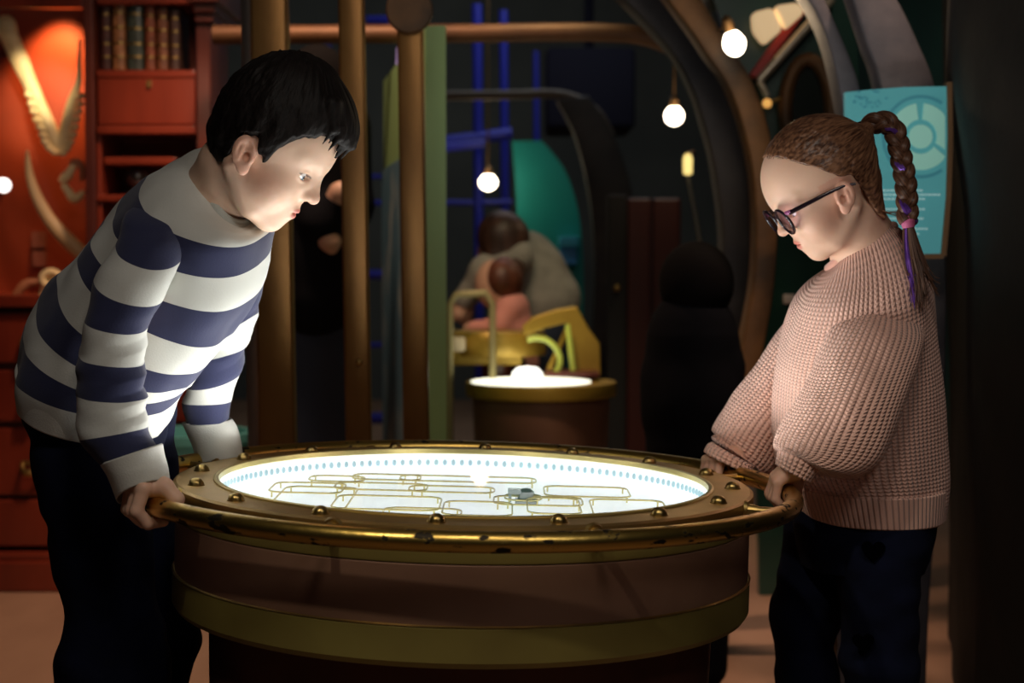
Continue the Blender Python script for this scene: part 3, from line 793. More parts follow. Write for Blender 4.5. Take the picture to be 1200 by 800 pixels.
for r_, (y0, y1) in enumerate(((368, 425), (434, 494), (502, 580))):
    for c_, (x0, x1) in enumerate(((-66, 78), (84, 228))):
        d = pb('drawer', x0, y0, x1, y1, CY-.07, CY-.045, M['wood'], cab)
        for hx in ((38,) if c_ == 0 else (190,)):
            yy = (y0+y1)/2+6
            c = at(hx, yy, CY-.075)
            m = MB()
            V = []
            m.tube([c+Vector((-.028, 0, .01)), c+Vector((-.026, -.016, -.004)), c+Vector((-.012, -.026, -.014)), c+Vector((.012, -.026, -.014)), c+Vector((.026, -.016, -.004)), c+Vector((.028, 0, .01))], [.006, .008, .011, .011, .008, .006], 10)
            m.box(c+Vector((0, -.002, .012)), (.062, .005, .012))
            m.build('cup_pull', M['brass'], d)
pb('plinth_moulding', -75, 586, 236, 640, CY-.08, CY+.3, M['wood'], cab)
m = MB(); a = at(-75, 640, CY-.1); b = at(238, 640, CY-.1)
m.box(((a.x+b.x)/2, CY+.1, .045), (b.x-a.x, .42, .09)); m.box(((a.x+b.x)/2, CY+.1, .1), (b.x-a.x-.01, .40, .025))
m.build('base', M['wood'], cab, smooth=False, bevel=.008)
light('cabinet_lamp', 'SPOT', at(72, -10, CY+.13), 34, (1, .50, .18), at(66, 90, CY+.25), .02, 66, .7)
light('cabinet_lamp_shelves', 'SPOT', at(205, 60, CY-.55), 3, (1, .6, .4), at(205, 120, CY), .03, 38, .8)
light('bone_lamp', 'SPOT', at(30, 10, CY-.35), 20, (1, .80, .5), at(45, 100, CY+.12), .02, 28, .8)
# display cards
for (x0, y0, x1, y1) in ((37, 271, 53, 290), (38, 294, 53, 312)):
    tag(pb('display_card', x0, y0, x1, y1, CY+.245, CY+.258, M['label_dark'], None, bev=0),
        'small dim card on the red back of the display, %s of the two' % ('upper' if y0 < 280 else 'lower'), 'card', 'display cards in the bone case')
# jaw bone with two branches and teeth
JY = CY+.12
jaw = thing('jaw_bone', 'pale V-shaped jaw bone with rows of teeth hanging in the red display', 'bone', at(68, 180, JY))
def bone_tube(name, pts, rad, mt, par, Y, n=12, flat=.6, dy=None):
    K = np.array([list(at(p[0], p[1], Y+(dy[i] if dy else 0))) for i, p in enumerate(pts)]); t = np.linspace(0, len(K)-1, len(K)*7)
    P = cr_interp(K, t); rr = cr_interp(np.array(rad)[:, None], t)[:, 0]*Y/FPX
    m = MB(); m.tube([Vector(p) for p in P], list(rr), n, flat=flat); return m.build(name, mt, par)
bone_tube('jaw_branch', [(-2, 24), (6, 30), (12, 45), (22, 68), (34, 95), (48, 128), (60, 155), (70, 176)], [6, 13, 11, 11, 9, 9, 9, 6], M['bone'], jaw, JY)
bone_tube('jaw_branch', [(94, 46), (93, 70), (92, 95), (84, 120), (78, 145), (73, 165), (69, 178)], [2, 3, 4, 6, 7, 8, 6], M['bone'], jaw, JY)
for x, y in ((37, 112), (40, 122), (43, 131), (46, 141), (50, 150), (53, 159), (56, 167), (61, 174), (66, 178)):
    m = MB(); m.ball(at(x-2.5, y, JY-.01), (.017, .011, .0105), 10, Matrix.Rotation(R(25), 3, 'Y').to_4x4()); m.build('tooth', M['bone'], jaw)
for x, y in ((92, 113), (91, 122), (89, 131), (87, 140), (85, 149), (83, 158), (80, 167), (76, 174), (72, 179)):
    m = MB(); m.ball(at(x+2.5, y, JY-.01), (.015, .011, .0105), 10, Matrix.Rotation(R(-25), 3, 'Y').to_4x4()); m.build('tooth', M['bone'], jaw)
o = bone_tube('curved_tusk', [(32, 176), (33, 192), (36, 210), (44, 232), (56, 254), (70, 272), (88, 290), (104, 304)], [1.5, 4, 5.5, 7, 8, 9, 9.5, 9.5], M['tusk'], None, JY, flat=1)
tag(o, 'long curved yellow brown tusk hanging below the V-shaped jaw', 'tusk')
v = thing('vertebra_bone', 'small forked bone hanging to the right of the tusk tip', 'bone', at(85, 236, JY))
bone_tube('bone_body', [(71, 213), (76, 208), (80, 205), (87, 192)], [4, 6, 6, 4], M['bone'], v, JY, flat=1)
bone_tube('bone_hook', [(82, 192), (90, 190), (96, 196), (97, 206), (94, 212)], [4, 5, 4.5, 4, 2], M['bone_red'], v, JY, flat=1)
bone_tube('bone_wing', [(74, 216), (80, 224), (86, 232), (93, 230), (98, 224)], [4, 5, 6, 5, 3], M['bone'], v, JY, flat=1)
s_ = thing('joint_bone', 'thick bone with a round socket lying on the cabinet counter', 'bone', at(45, 346, CY+.06))
bone_tube('shaft', [(12, 352), (20, 344), (28, 335), (36, 331), (50, 331)], [3, 5, 6, 5, 4], M['bone_red'], s_, CY+.06, flat=1)
m = MB(); c = at(60, 327, CY+.04)
m.tube([c+Vector((.026*math.cos(t), 0, .021*math.sin(t))) for t in np.linspace(0, 2*PI, 20, endpoint=False)], .011, 10, closed=True); m.ball(c+Vector((0, .012, 0)), (.022, .008, .018), 14)
m.build('socket', M['bone'], s_)
bone_tube('spur', [(52, 336), (50, 343), (48, 348)], [5, 4, 4], M['bone'], s_, CY+.05, flat=1)
# books on the top shelf
bookc = [(.10, .03, .025), (.42, .18, .07), (.05, .07, .055), (.30, .08, .035), (.24, .085, .04), (.09, .04, .03)]
titles = ['dark brown', 'tan orange, wide', 'black green, thickest', 'red brown', 'worn tan brown', 'dark narrow']
place = ['first from the left', 'second from the left', 'third from the left', 'fourth from the left', 'second from the right', 'last at the right']
for i, (x0, x1, y0) in enumerate(((118, 130, 6), (132, 147, 4), (149, 168, 6), (170, 182, 8), (184, 197, 10), (199, 211, 12))):
    bt = thing('old_book', '%s old leather book, %s on the top shelf' % (titles[i], place[i]), 'book', at((x0+x1)/2, 81, CY+.06), 'old books on the top cabinet shelf')
    mt_ = mat('book_leather', bookc[i], .5, 0, tuple(k*.4 for k in bookc[i]), 40, coat=.2)
    a = at(x0, y0, CY+.04); b = at(x1, 81.5, CY+.04); w = b.x-a.x; h = a.z-b.z; cx = (a.x+b.x)/2
    m = MB(); P = [(cx+w/2*math.cos(t), CY+.04-.008*math.sin(t), b.z) for t in np.linspace(0, PI, 9)]+[(cx-w/2, CY+.17, b.z), (cx+w/2, CY+.17, b.z)]
    m.prism(P, (0, 0, h)); m.build('cover', mt_, bt, smooth=False)
    m = MB(); 
    for q in (.18, .38, .62, .84): m.band([(cx+(w/2+.001)*math.cos(t), CY+.04-.0095*math.sin(t), b.z+h*q) for t in np.linspace(0, PI, 9)], [(cx+(w/2+.001)*math.cos(t), CY+.04-.0095*math.sin(t), b.z+h*q+.006) for t in np.linspace(0, PI, 9)], (0, .002, 0))
    m.build('raised_bands', M['brass'], bt)
# dark globe-like object on lower shelf
gl = thing('small_globe', 'dark small globe standing on the shelf behind the boy', 'globe', at(161, 228, CY+.1))
MB().ball(at(161, 208, CY+.1), .034, 24).build('ball', mat('globe_dark', (.03, .03, .035), .15, 0, (.09, .08, .06), 20, coat=1), gl)
c = at(161, 228, CY+.1); MB().lathe([(.03, 0), (.028, .008), (.008, .014), (.006, .03)], 20, c, cap=True).build('stand', M['brass'], gl)
# lamp's reflection in the case glass, built as glowing ball with added arm
bl = thing('lamp_reflection', 'small round white lamp reflection glowing against the dark display, at the left picture edge', 'lamp', at(4, 217, CY-.02))
MB().ball(at(4, 217, CY-.03), .021, 20).build('reflection_dot', M['dotwhite'], bl)
MB().tube([at(4, 217, CY-.02), at(4, 217, CY+.26)], .006, 10).build('arm', M['fixture'], bl)  # added arm behind the reflection dot, no lamp here
# teal tub beside the cabinet
m = MB(); a = at(236, 560, 4.3); 
V0 = at(226, 480, 4.3)
m.lathe([(0, 0), (.14, 0), (.16, .30), (.165, .30), (.165, .315), (.15, .315), (.13, .02), (0, .02)], 32, (V0.x-.02, 4.38, .0)); 
for i in range(len(m.V)): m.V[i] = (m.V[i][0], m.V[i][1], m.V[i][2]*1.55)
tag(m.build('storage_tub', M['tealbin'], None), 'pale teal plastic tub standing beside the cabinet behind the boy', 'tub')

# ================================================================== green and blue upright board
m = MB()
p = [at(499, 300, 3.75), at(523, 300, 3.75), at(523, 300, 3.95), at(456, 300, 4.9), at(450, 300, 4.9)]
zt = [at(499, 30, 3.75).z, at(523, 30, 3.75).z, at(523, 30, 3.75).z+.02, at(456, 95, 4.9).z, at(450, 95, 4.9).z]
V = [(q.x, q.y, 0) for q in p]+[(q.x, q.y, z) for q, z in zip(p, zt)]
n = 5; m.add(V, [tuple(range(n))[::-1], tuple(range(n, 2*n))]+[(i, (i+1) % n, (i+1) % n+n, i+n) for i in range(n)])
bd = thing('upright_board', 'tall upright board with a green edge and a blue printed face, behind a copper post', 'board', (p[1].x, 3.9, 0))
m.build('green_panel', M['board'], bd, smooth=False)
A = p[4]; B = p[0]; d = (B-A); 
q0 = A+d*.02+Vector((-.004, -.002, 0)); q1 = A+d*.7+Vector((-.004, -.002, 0))
z0, z1 = at(460, 196, 4.7).z, .1
MB().prism([(q0.x, q0.y, z1), (q1.x, q1.y, z1), (q1.x, q1.y, z0), (q0.x, q0.y, z0)], (-.004, -.003, 0)).build('printed_poster', M['poster'], bd, smooth=False)
MB().tube([at(468, 76, 4.4), at(469, 56, 4.4)], .01, 10).build('clip', mat('violet_clip', (.3, .28, .7), .4), bd)

# ================================================================== blue play frame far back
pf = thing('play_frame', 'blue pipe play frame with level bars far behind the posts', 'play frame', (at(560, 300, 7.4).x, 7.4, 0))
PFY = 7.4
def pp(name, a, b, r=.02, Y=PFY, Y2=None):
    MB().tube([at(*a, Y), at(*b, Y2 or Y)], r, 10).build(name, M['blue'], pf)
pp('pole', (559, 5), (563, 560), .022); pp('pole', (590, 12), (594, 560), .02, 7.7); pp('pole', (628, 60), (630, 300), .015, 8.0)
pp('bar', (515, 167), (600, 156), .028); pp('bar', (515, 173), (568, 168), .02, 7.2); pp('bar', (430, 238), (600, 237), .013); pp('bar', (430, 207), (520, 207), .01)
pp('bar', (340, 322), (520, 322), .022); pp('bar', (340, 405), (520, 404), .012); pp('bar', (330, 490), (520, 490), .026); pp('bar', (380, 66), (388, 66), .05)
pp('bar', (430, 24), (456, 24), .02, 7.2); pp('pole', (350, 200), (352, 560), .02, 7.9)
# deep blue-black padded block between arches
m = MB(); m.pbox(640, 55, 745, 150, 8.0, 8.6); hz = at(690, 60, 8.3); m.box((hz.x, 8.3, (hz.z+2.7)/2), (.05, .05, 2.7-hz.z)); tag(m.build('padded_block', mat('deep_blue_pad', (.002, .002, .014), .9), None, bevel=.05), 'very dark blue padded block high under the bronze pipe', 'block')
# teal curved wall panel
def dens(P, Y): 
    K = np.array([list(at(*p, Y)) for p in P]); return [Vector(q) for q in cr_interp(K, np.linspace(0, len(K)-1, len(K)*8))]
m = MB(); m.band(dens([(635, 165), (662, 200), (678, 250), (684, 320), (682, 400), (676, 500), (670, 620)], 7.1), dens([(600, 165), (603, 200), (606, 260), (608, 320), (612, 400), (610, 500), (610, 620)], 7.1), (0, .08, 0))
tag(m.build('teal_panel', M['teal'], None), 'tall curved teal wall panel behind the woman in the cardigan', 'wall panel')
m = MB(); m.pbox(657, 290, 676, 310, 7.0, 7.1); o = m.build('blue_box', M['bluebin'], None, smooth=False, bevel=.004)
m = MB(); m.pbox(655, 277, 678, 289, 6.98, 7.1); bx = tag(o, 'small blue box with a lighter lid fixed on the teal panel', 'box'); m.build('lid', mat('light_blue_lid', (.05, .45, .65), .4), bx, smooth=False, bevel=.003)
# red door at the back
rd = thing('hall_door', 'dim dark red door leaf with a tiny brass knob in the shadowy far hall', 'door', (at(755, 600, 6).x, 6.0, 0))
for x0, x1 in ((735, 762), (765, 796)): MB().pbox(x0, 232, x1, 606, 6.0, 6.04).build('door_panel', M['reddark'], rd, smooth=False, bevel=.01)
MB().pbox(712, 228, 734, 606, 6.0, 6.05).build('door_stile', M['wallblack'], rd, smooth=False, bevel=.01)
# white wall switch spot
tag(MB().pbox(920, 345, 932, 356, 4.57, 4.6).build('white_socket', mat('socket_white', (.75, .7, .65), .4), None, bevel=.002), 'small white socket low on the dark hull, left of the girl', 'socket')
MB().ball(at(723, 337, 5.985), .013, 12).build('door_knob', M['bolt'], rd)

# ================================================================== lamps
def bulb(px, py, Y, r, label, stretch=1.2, tilt=0, power=1.2, arm=(0, .2, 0)):
    c = at(px, py, Y)
    t = thing('bulb_lamp', label, 'lamp', c, 'round glowing bulb lamps')
    Mx = Matrix.Rotation(R(tilt), 4, 'Y')
    prof = [(.0001, -r*stretch)]+[(r*math.cos(a)*(1-.22*max(0, math.sin(a))), r*stretch*math.sin(a)) for a in np.linspace(-PI/2+.15, PI/2-.5, 12)]
    MB().lathe(prof, 24, c, Mx).build('glass_bulb', M['bulb'], t)
    MB().tube([Vector(c)+Mx@Vector((0, 0, r*stretch+.01)), Vector(c)+Mx@Vector((0, 0, r*stretch+.02))+Vector(arm)], .004, 8).build('arm', M['fixture'], t)
    top = Mx@Vector((0, 0, r*stretch*.80))
    MB().lathe([(r*.5, -.004), (r*.52, .02), (r*.35, .035), (.0001, .04)], 20, c+top, Mx).build('socket', M['fixture'], t)
    l = light('bulb_glow', 'POINT', c+Vector((0, -r*1.6, 0)), power, (1, .72, .42), None, .02)
    return c
bulb(860, 50, 3.74, .026, 'upper glowing bulb beside the slanted red window frame', 1.2, -18, 1.0, (0, .15, 0))
bulb(790, 135, 5.8, .034, 'glowing bulb inside the hull between the dark rib and the green wall', 1.05, 0, 1.2, (0, 0, 1.24))
bulb(572, 213, 7.0, .038, 'farthest glowing bulb, above the woman bending down', .95, 0, 1.2, (0, 0, 1.38))
t = thing('wall_lamp', 'small slim yellow wall lamp below the second glowing bulb', 'lamp', at(806, 206, 5.6))
MB().lathe([(.0001, -.036), (.015, -.03), (.016, .02), (.010, .036), (.0001, .038)], 16, at(806, 193, 5.6)).build('lamp_tube', mat('yellow_lamp', (1, .85, .3), .4, emit=(1, .75, .25), estr=1.2), t)
MB().tube([at(806, 182, 5.6), at(812, 180, 5.7)], .012, 10).build('arm', M['fixture'], t)
MB().tube([at(806, 207, 5.62), at(815, 250, 5.62), at(822, 292, 5.62)], .006, 8).build('cord', M['steel'], t)
# the green window wall with slanting red frame
GW = 4.6
m = MB(); m.prism([at(826, -30, GW), at(1000, -30, GW), at(1010, 160, GW), at(1010, 702, GW), at(890, 702, GW), at(880, 120, GW)], (0, .04, 0))
gwall = tag(m.build('green_wall_panel', M['green'], None, smooth=False), 'dark green hull wall panel behind the bronze rib, with glowing lamps', 'wall panel')
wf = thing('slanted_frame', 'slanted red window frame with a pale metal edge, high on the green wall', 'window frame', at(905, 90, GW-.05))
m = MB(); m.prism([at(878, 88, GW-.05), at(952, -14, GW-.05), at(962, -10, GW-.05), at(888, 92, GW-.05)], (0, .03, 0)); m.build('red_bar', M['red'], wf, smooth=False, bevel=.003)
m = MB(); m.prism([at(884, 94, GW-.06), at(962, 0, GW-.06), at(976, 12, GW-.06), at(896, 100, GW-.06)], (0, .03, 0)); m.build('dark_gap', M['black'], wf, smooth=False)
m = MB(); m.tube([at(890, 94, GW-.08), at(975, -2, GW-.08)], .012, 10); m.tube([at(890, 94, GW-.08), at(899, 113, GW-.08)], .009, 10); m.build('metal_edge', mat('pale_metal_edge', (.75, .65, .5), .3, .6), wf)
for (poly, lb) in (([(882, 14), (906, 8), (918, 34), (897, 52), (884, 36)], 'cream glowing patch above the slanted red frame, the left window reflection of two'), ([(908, 6), (936, 2), (944, 14), (922, 34)], 'cream glowing patch above the slanted red frame, the right window reflection of two')):
    m = MB(); m.prism([at(*q, GW-.10) for q in poly], (0, .06, 0)); tag(m.build('reflection_patch', M['glint'], None, bevel=.012), lb, 'lamp', 'glowing reflection patches on the green wall')  # window reflections built as glowing patches, no lamps here
t = thing('brass_nozzle', 'little brass nozzle lamp under the slanted frame', 'lamp', at(900, 122, GW-.06))
MB().ball(at(899, 121, GW-.07), .013, 14).build('ball', mat('amber_ball', (1, .6, .2), .3, emit=(1, .5, .12), estr=.7), t)
MB().tube([at(900, 121, GW-.07), at(924, 113, GW-.05)], .006, 10).build('stem', M['brass'], t)
ph = thing('porthole', 'oval bronze porthole ring on the green wall above the girl', 'porthole', at(950, 120, GW-.05))
def ovl(rx, ry, Y, n=32): return [at(947+rx*math.cos(a), 128-ry*math.sin(a)-12*math.cos(a)*0, Y) for a in np.linspace(0, 2*PI, n, endpoint=False)]
MB().tube(ovl(27, 58, GW-.05), .020, 12, closed=True).build('ring', M['ribbrass'], ph)
MB().prism(ovl(24, 55, GW-.03), (0, .02, 0)).build('dark_pane', mat('dark_pane', (.012, .02, .018), .15, coat=.5), ph)
# lamps' fixture details at top of the hull
m = MB(); m.lathe([(.02, -.03), (.035, -.02), (.04, .01), (.02, .03)], 20, at(822, 6, 4.7), cap=True); tag(m.build('round_vent', M['steel'], None), 'small dull metal vent cap at the top between the dark rib and the bulb', 'vent')

# ================================================================== teal sign
SY = 3.16
sg = thing('information_sign', 'lit teal information sign with a round emblem and lines of text, behind the braid', 'sign', at(1050, 297, SY))
poly = [(991, 108), (1020, 105), (1060, 102), (1109, 101), (1110, 160), (1108, 230), (1102, 297), (1050, 299), (994, 300)]
MB().prism([at(*q, SY) for q in poly], (0, .02, 0)).build('sign_face', M['sign'], sg, smooth=False)
m = MB(); K = [(1111, 96), (1112, 160), (1110, 230), (1104, 300)]
m.band([at(x+5, y, SY-.004) for x, y in K], [at(x-1, y, SY-.004) for x, y in K], (0, .03, 0)); m.prism([at(990, 299, SY-.004), at(1106, 297, SY-.004), at(1106, 303, SY-.004), at(990, 305, SY-.004)], (0, .03, 0)); m.build('sign_frame', M['signedge'], sg, smooth=False)
cx, cy = 1079, 160
def disc(cx, cy, r, Y, n=40): return [at(cx+r*math.cos(a), cy+r*math.sin(a), Y) for a in np.linspace(0, 2*PI, n, endpoint=False)]
def segm(a0, a1, r0, r1, Y):
    P = [at(min(1107.5, cx+r1*math.cos(a)), cy+r1*math.sin(a)*1.06, Y) for a in np.linspace(R(a0), R(a1), 14)]+[at(min(1107, cx+r0*math.cos(a)), cy+r0*math.sin(a)*1.06, Y) for a in np.linspace(R(a1), R(a0), 14)]
    return P
em = MB(); em.band([at(cx+46*math.cos(a), cy+49*math.sin(a), SY-.002) for a in np.linspace(PI*.31, PI*1.69, 50)], [at(cx+42*math.cos(a), cy+45*math.sin(a), SY-.002) for a in np.linspace(PI*.31, PI*1.69, 50)], (0, .002, 0))
em2 = em.build('emblem_ring', M['signdark'], sg)
m = MB()
for a0, a1 in ((36, 142), (156, 262), (276, 382)):
    if a1 > 360:
        m.prism(segm(a0, a1, 19, 37, SY-.003), (0, .002, 0))
    else: m.prism(segm(a0, a1, 19, 37, SY-.003), (0, .002, 0))
m.prism(disc(cx, cy, 14, SY-.003), (0, .002, 0))
m.build('emblem', M['signpale'], sg, smooth=False)
m = MB(); random.seed(3)
for (y, x0, x1) in ((223, 1030, 1078), (228, 1030, 1100), (233, 1030, 1082), (245, 1030, 1084), (256, 1030, 1082), (262, 1030, 1060), (268, 1030, 1086), (274, 1030, 1078)):
    x = x0
    while x < x1:
        w = random.uniform(2, 6); m.prism([at(x, y-.9, SY-.003), at(x+w, y-.9, SY-.003), at(x+w, y+.9, SY-.003), at(x, y+.9, SY-.003)], (0, .002, 0)); x += w+1
m.build('text_lines', M['signtext'], sg, smooth=False)
m = MB()
for k in range(26):
    x = random.uniform(996, 1044); y = random.uniform(107, 126); m.prism([at(x, y-1, SY-.003), at(x+random.uniform(2, 6), y-1.5, SY-.003), at(x+3, y+1.5, SY-.003)], (0, .002, 0))
m.build('faded_heading', M['signdark'], sg, smooth=False)

# ================================================================== second drum and yellow crane-like stand, far
D2 = 4.9
c = at(634, 447, D2); rr = 88*D2/FPX; zt = c.z
d2 = thing('small_drum_table', 'smaller brown drum table with a glowing yellow rim, farther back', 'table', (c.x, D2, 0))
MB().lathe([(0, 0), (rr*.86, 0), (rr*.87, zt*.5), (rr*.92, zt-.045), (0, zt-.045)], 64, (c.x, D2, 0)).build('drum', M['copper'], d2)
MB().lathe([(0, zt-.03), (rr*.93, zt-.044), (rr, zt-.04), (rr*1.01, zt-.015), (rr, zt), (0, zt+.001)], 64, (c.x, D2, 0)).build('rim', M['yellow'], d2)
MB().lathe([(0, zt+.0025), (rr*.80, zt+.0025), (rr*.80, zt-.005)], 64, (c.x-.03, D2-.01, 0)).build('lit_top', mat('lit_top_glow', (1, 1, .85), .4, emit=(1, 1, .8), estr=1.6), d2)
m = MB(); P0 = at(618, 437, D2-.02); m.lathe([(.0001, .02), (.03, .016), (.045, .0), (.045, -.02)], 24, P0); m.build('lens_dome', mat('white_dome', (1, 1, .95), .3, emit=(1, 1, .92), estr=2.0), d2)
m = MB(); m.pbox(640, 436, 702, 441, D2-.03, D2+.12); m.build('stand_foot', M['wood_dark'], d2, smooth=False)
st = thing('yellow_crane_arm', 'angular yellow brass arm rising over the small drum table', 'machine', at(680, 440, 5.1))
m = MB(); A_ = [(612, 383), (625, 372), (652, 363), (676, 359), (690, 385), (703, 403), (704, 440), (672, 440), (671, 418), (664, 378), (640, 384), (614, 394)]
m.prism([at(*q, 5.0) for q in A_], (0, .12, 0)); m.build('arm_plate', M['yellow'], st, smooth=False, bevel=.004)
MB().tube([at(665, 380, 4.97), at(672, 438, 4.97)], .008, 8).build('edge_rod', M['tube'], st)
MB().tube([at(640, 440, 5.06), at(668, 378, 5.06)], .008, 8).build('cross_rod', M['yellow'], st)
K = np.array([list(at(*q, 4.93)) for q in ((618, 398), (628, 396), (640, 398), (650, 406), (656, 418), (655, 430), (650, 438))])
m = MB(); m.tube([Vector(q) for q in cr_interp(K, np.linspace(0, 6, 40))], .0085, 10); m.build('bent_tube', M['tube'], st)
# yellow instrument the far girl leans on
it = thing('yellow_drum_console', 'yellow brass half-round console under the hands of the far girl', 'console', at(570, 420, 5.15))
c = at(590, 393, 5.15); a = at(538, 393, 5.15)
rr = .155
MB().lathe([(0, .012), (rr*.95, .012), (rr, 0), (rr, -.055), (rr*.97, -.062), (0, -.07)], 48, (c.x-.02, 5.2, c.z)).build('console_head', M['yellow'], it)
m = MB(); m.pbox(527, 410, 612, 428, 5.1, 5.35); m.build('console_table', M['yellow'], it, smooth=False, bevel=.006)
MB().tube([(c.x-.02, 5.22, 0), (c.x-.02, 5.22, c.z-.07)], .05, 16).build('console_leg', M['wood_dark'], it)
m = MB(); p0 = at(527, 345, 5.0); m.tube([(p0.x, 5.0, 0), (p0.x, 5.0, p0.z-.03), (p0.x+.02, 5.0, p0.z), (p0.x+.11, 5.0, p0.z+.005), (p0.x+.13, 5.0, p0.z-.03), (p0.x+.13, 5.0, 0)], .011, 10)
tag(m.build('guard_rail', mat('olive_rail', (.30, .26, .12), .5, .3), None), 'thin olive guard rail beside the far console, right of the green board', 'rail')
tag(MB().pbox(527, 395, 545, 412, 5.02, 5.08).build('paper_cup', mat('cream_paper', (.7, .6, .42), .7), None, bevel=.008), 'cream paper block at the left end of the far console', 'box')
MB
# ================================================================== people
def near_only(fn, c, rin, big=.06):
    """evaluate fn only close to c (it lies wholly inside radius rin)"""
    c = A3(c)
    def g(p):
        d = np.linalg.norm(p-c, axis=1); out = (d-rin).astype(f32); m = d < rin+big
        if m.any(): out[m] = fn(p[m])
        return out
    return g
def person_mesh(name, head, neck, chain, hands, base_col, lips, blush, loc, h=.0017, headfn=None):
    hf = near_only(lambda p: (headfn or head_fn)(head.loc(p))*head.H, head.c, .14)
    hs = [near_only(g, c, .13) for g, c in hands]
    pts = []
    for a, b, r1, r2 in chain+neck: pts += [np.array(a), np.array(b)]
    pts = np.array(pts+[head.c+.16, head.c-.16]+[c+.07 for _, c in hands]+[c-.07 for _, c in hands])
    lo = pts.min(0)-.11; hi = pts.max(0)+.11; lo[2] = max(lo[2], .012)
    def fn(p):
        d = None
        for a, b, r1, r2 in chain:
            x = rc(p, a, b, r1, r2); d = x if d is None else smin(d, x, .03)
        for g in hs: d = smin(d, g(p), .008)
        n = None
        for a, b, r1, r2 in neck:
            x = rc(p, a, b, r1, r2); n = x if n is None else smin(n, x, .02)
        d = smin(d, n, .03)
        d = smin(d, hf(p), .014)
        return d
    V, F = mesh_sdf(fn, lo, hi, h)
    C = skin_col(head.loc(V.astype(f32)).astype(float), base_col, lips, blush)
    for _, c in hands:
        w = np.exp(-(np.linalg.norm(V-c, axis=1)/.06)**4)*.30; C = C*(1-w[:, None])+np.array(blush)*w[:, None]
    C *= (1+.05*vnoise(V*60))[:, None]
    return build(name, V, F, M['skin'], None, origin=loc, attrs={'col': C})
def L(v): return np.array(v, float)
def add_eyes(head, par, gaze=(1, 0, -.3), Y=None, col=None):
    for s in (-1, 1):
        c = np.array([.262, .135*s, -.038]); r = .074*head.H; w = head.w(c)
        e = MB().ball(w, r, 20).build('eyeball', M['eyewhite'], par, origin=w)
        g = np.array([gaze[0], gaze[1]+.0, gaze[2]]); g /= np.linalg.norm(g)
        MB().ball(head.w(c+g*.043), .0345*head.H, 16).build('iris', M['iris'], e)
        MB().ball(head.w(c+g*.064), .0165*head.H, 12).build('pupil', M['pupil'], e)

# ------------------------------------------------------------------ the boy
bh = Head(at(314, 169, 2.17), .213, 1, 32, 7)
boy_head = lambda q: head_fn(q, 1.0, 1.0, .385)
Cn = np.array(railp(212)); Cf = np.array(railp(150))
def rail_frame(deg):
    t = R(deg); X = Rt.to_3x3()
    T = np.array(X@Vector((-math.sin(t), math.cos(t), 0))); O = np.array(X@Vector((math.cos(t), math.sin(t), 0))); U = np.cross(O, T)
    if U[2] < 0: U = -U
    return T, O, U
Tn, On, Un = rail_frame(212); Tf, Of, Uf = rail_frame(150)
Wn = Cn+Un*.040+On*.018-Tn*.010; Wf = L(at(254, 527, 2.437))
En = L(at(134, 440, 2.03)); Ef = L(at(240, 460, 2.41))
hn = hand_fn(Cn, Tn, Un, On, Wn, Wn+(En-Wn)*.35, 1.0, RTUBE); hf_ = hand_fn(Cf, -Tf, Uf, -Of, Wf, Wf+(Ef-Wf)*.35, 1.0, RTUBE)
bl_ = (at(130, 1150, 2.16).x, 2.24, 0)
pel = L(at(118, 450, 2.24)); che = L(at(222, 302, 2.24)); nb = L(at(254, 236, 2.22))
chain = [(pel, (pel+che)/2, .068, .075), ((pel+che)/2, che, .08, .075), (che, nb, .07, .04),
         (nb, L(at(202, 282, 2.155)), .030, .028), (nb, L(at(280, 276, 2.33)), .036, .032),
         (L(at(202, 282, 2.155)), L(at(158, 336, 2.08)), .028, .027), (L(at(158, 336, 2.08)), En, .028, .024), (En, Wn, .024, .018), (L(at(280, 276, 2.33)), L(at(272, 345, 2.355)), .032, .028), (L(at(272, 345, 2.355)), Ef, .028, .019), (Ef, Wf, .018, .015)]
for (k1, k2, an) in (((120, 760, 2.15), (118, 790, 2.15), (125, 1110, 2.14)), ((160, 740, 2.33), (158, 770, 2.33), (150, 1060, 2.34))):
    hip = pel+np.array([0, (k1[2]-2.24)*.6, -.05]); kn = L(at(*k1)); a_ = L(at(*an))
    chain += [(hip, kn, .055, .044), (kn, a_, .044, .028), (a_, a_+np.array([.07, 0, -.02]), .026, .022)]
neck = [(nb+np.array([-.005, 0, -.02]), bh.w((-.15, 0, -.24)), .043, .040), (nb, bh.w((-.10, 0, -.30)), .037, .036)]
boy = person_mesh('person', bh, neck, chain, [(hn, Cn), (hf_, Cf)], (.74, .50, .36), (.55, .20, .16), (.66, .28, .19), bl_, headfn=boy_head)
tag(boy, 'boy with short black hair and a striped jersey leaning over the glowing table', 'person')
add_eyes(bh, boy, (1, -.10, -.18))
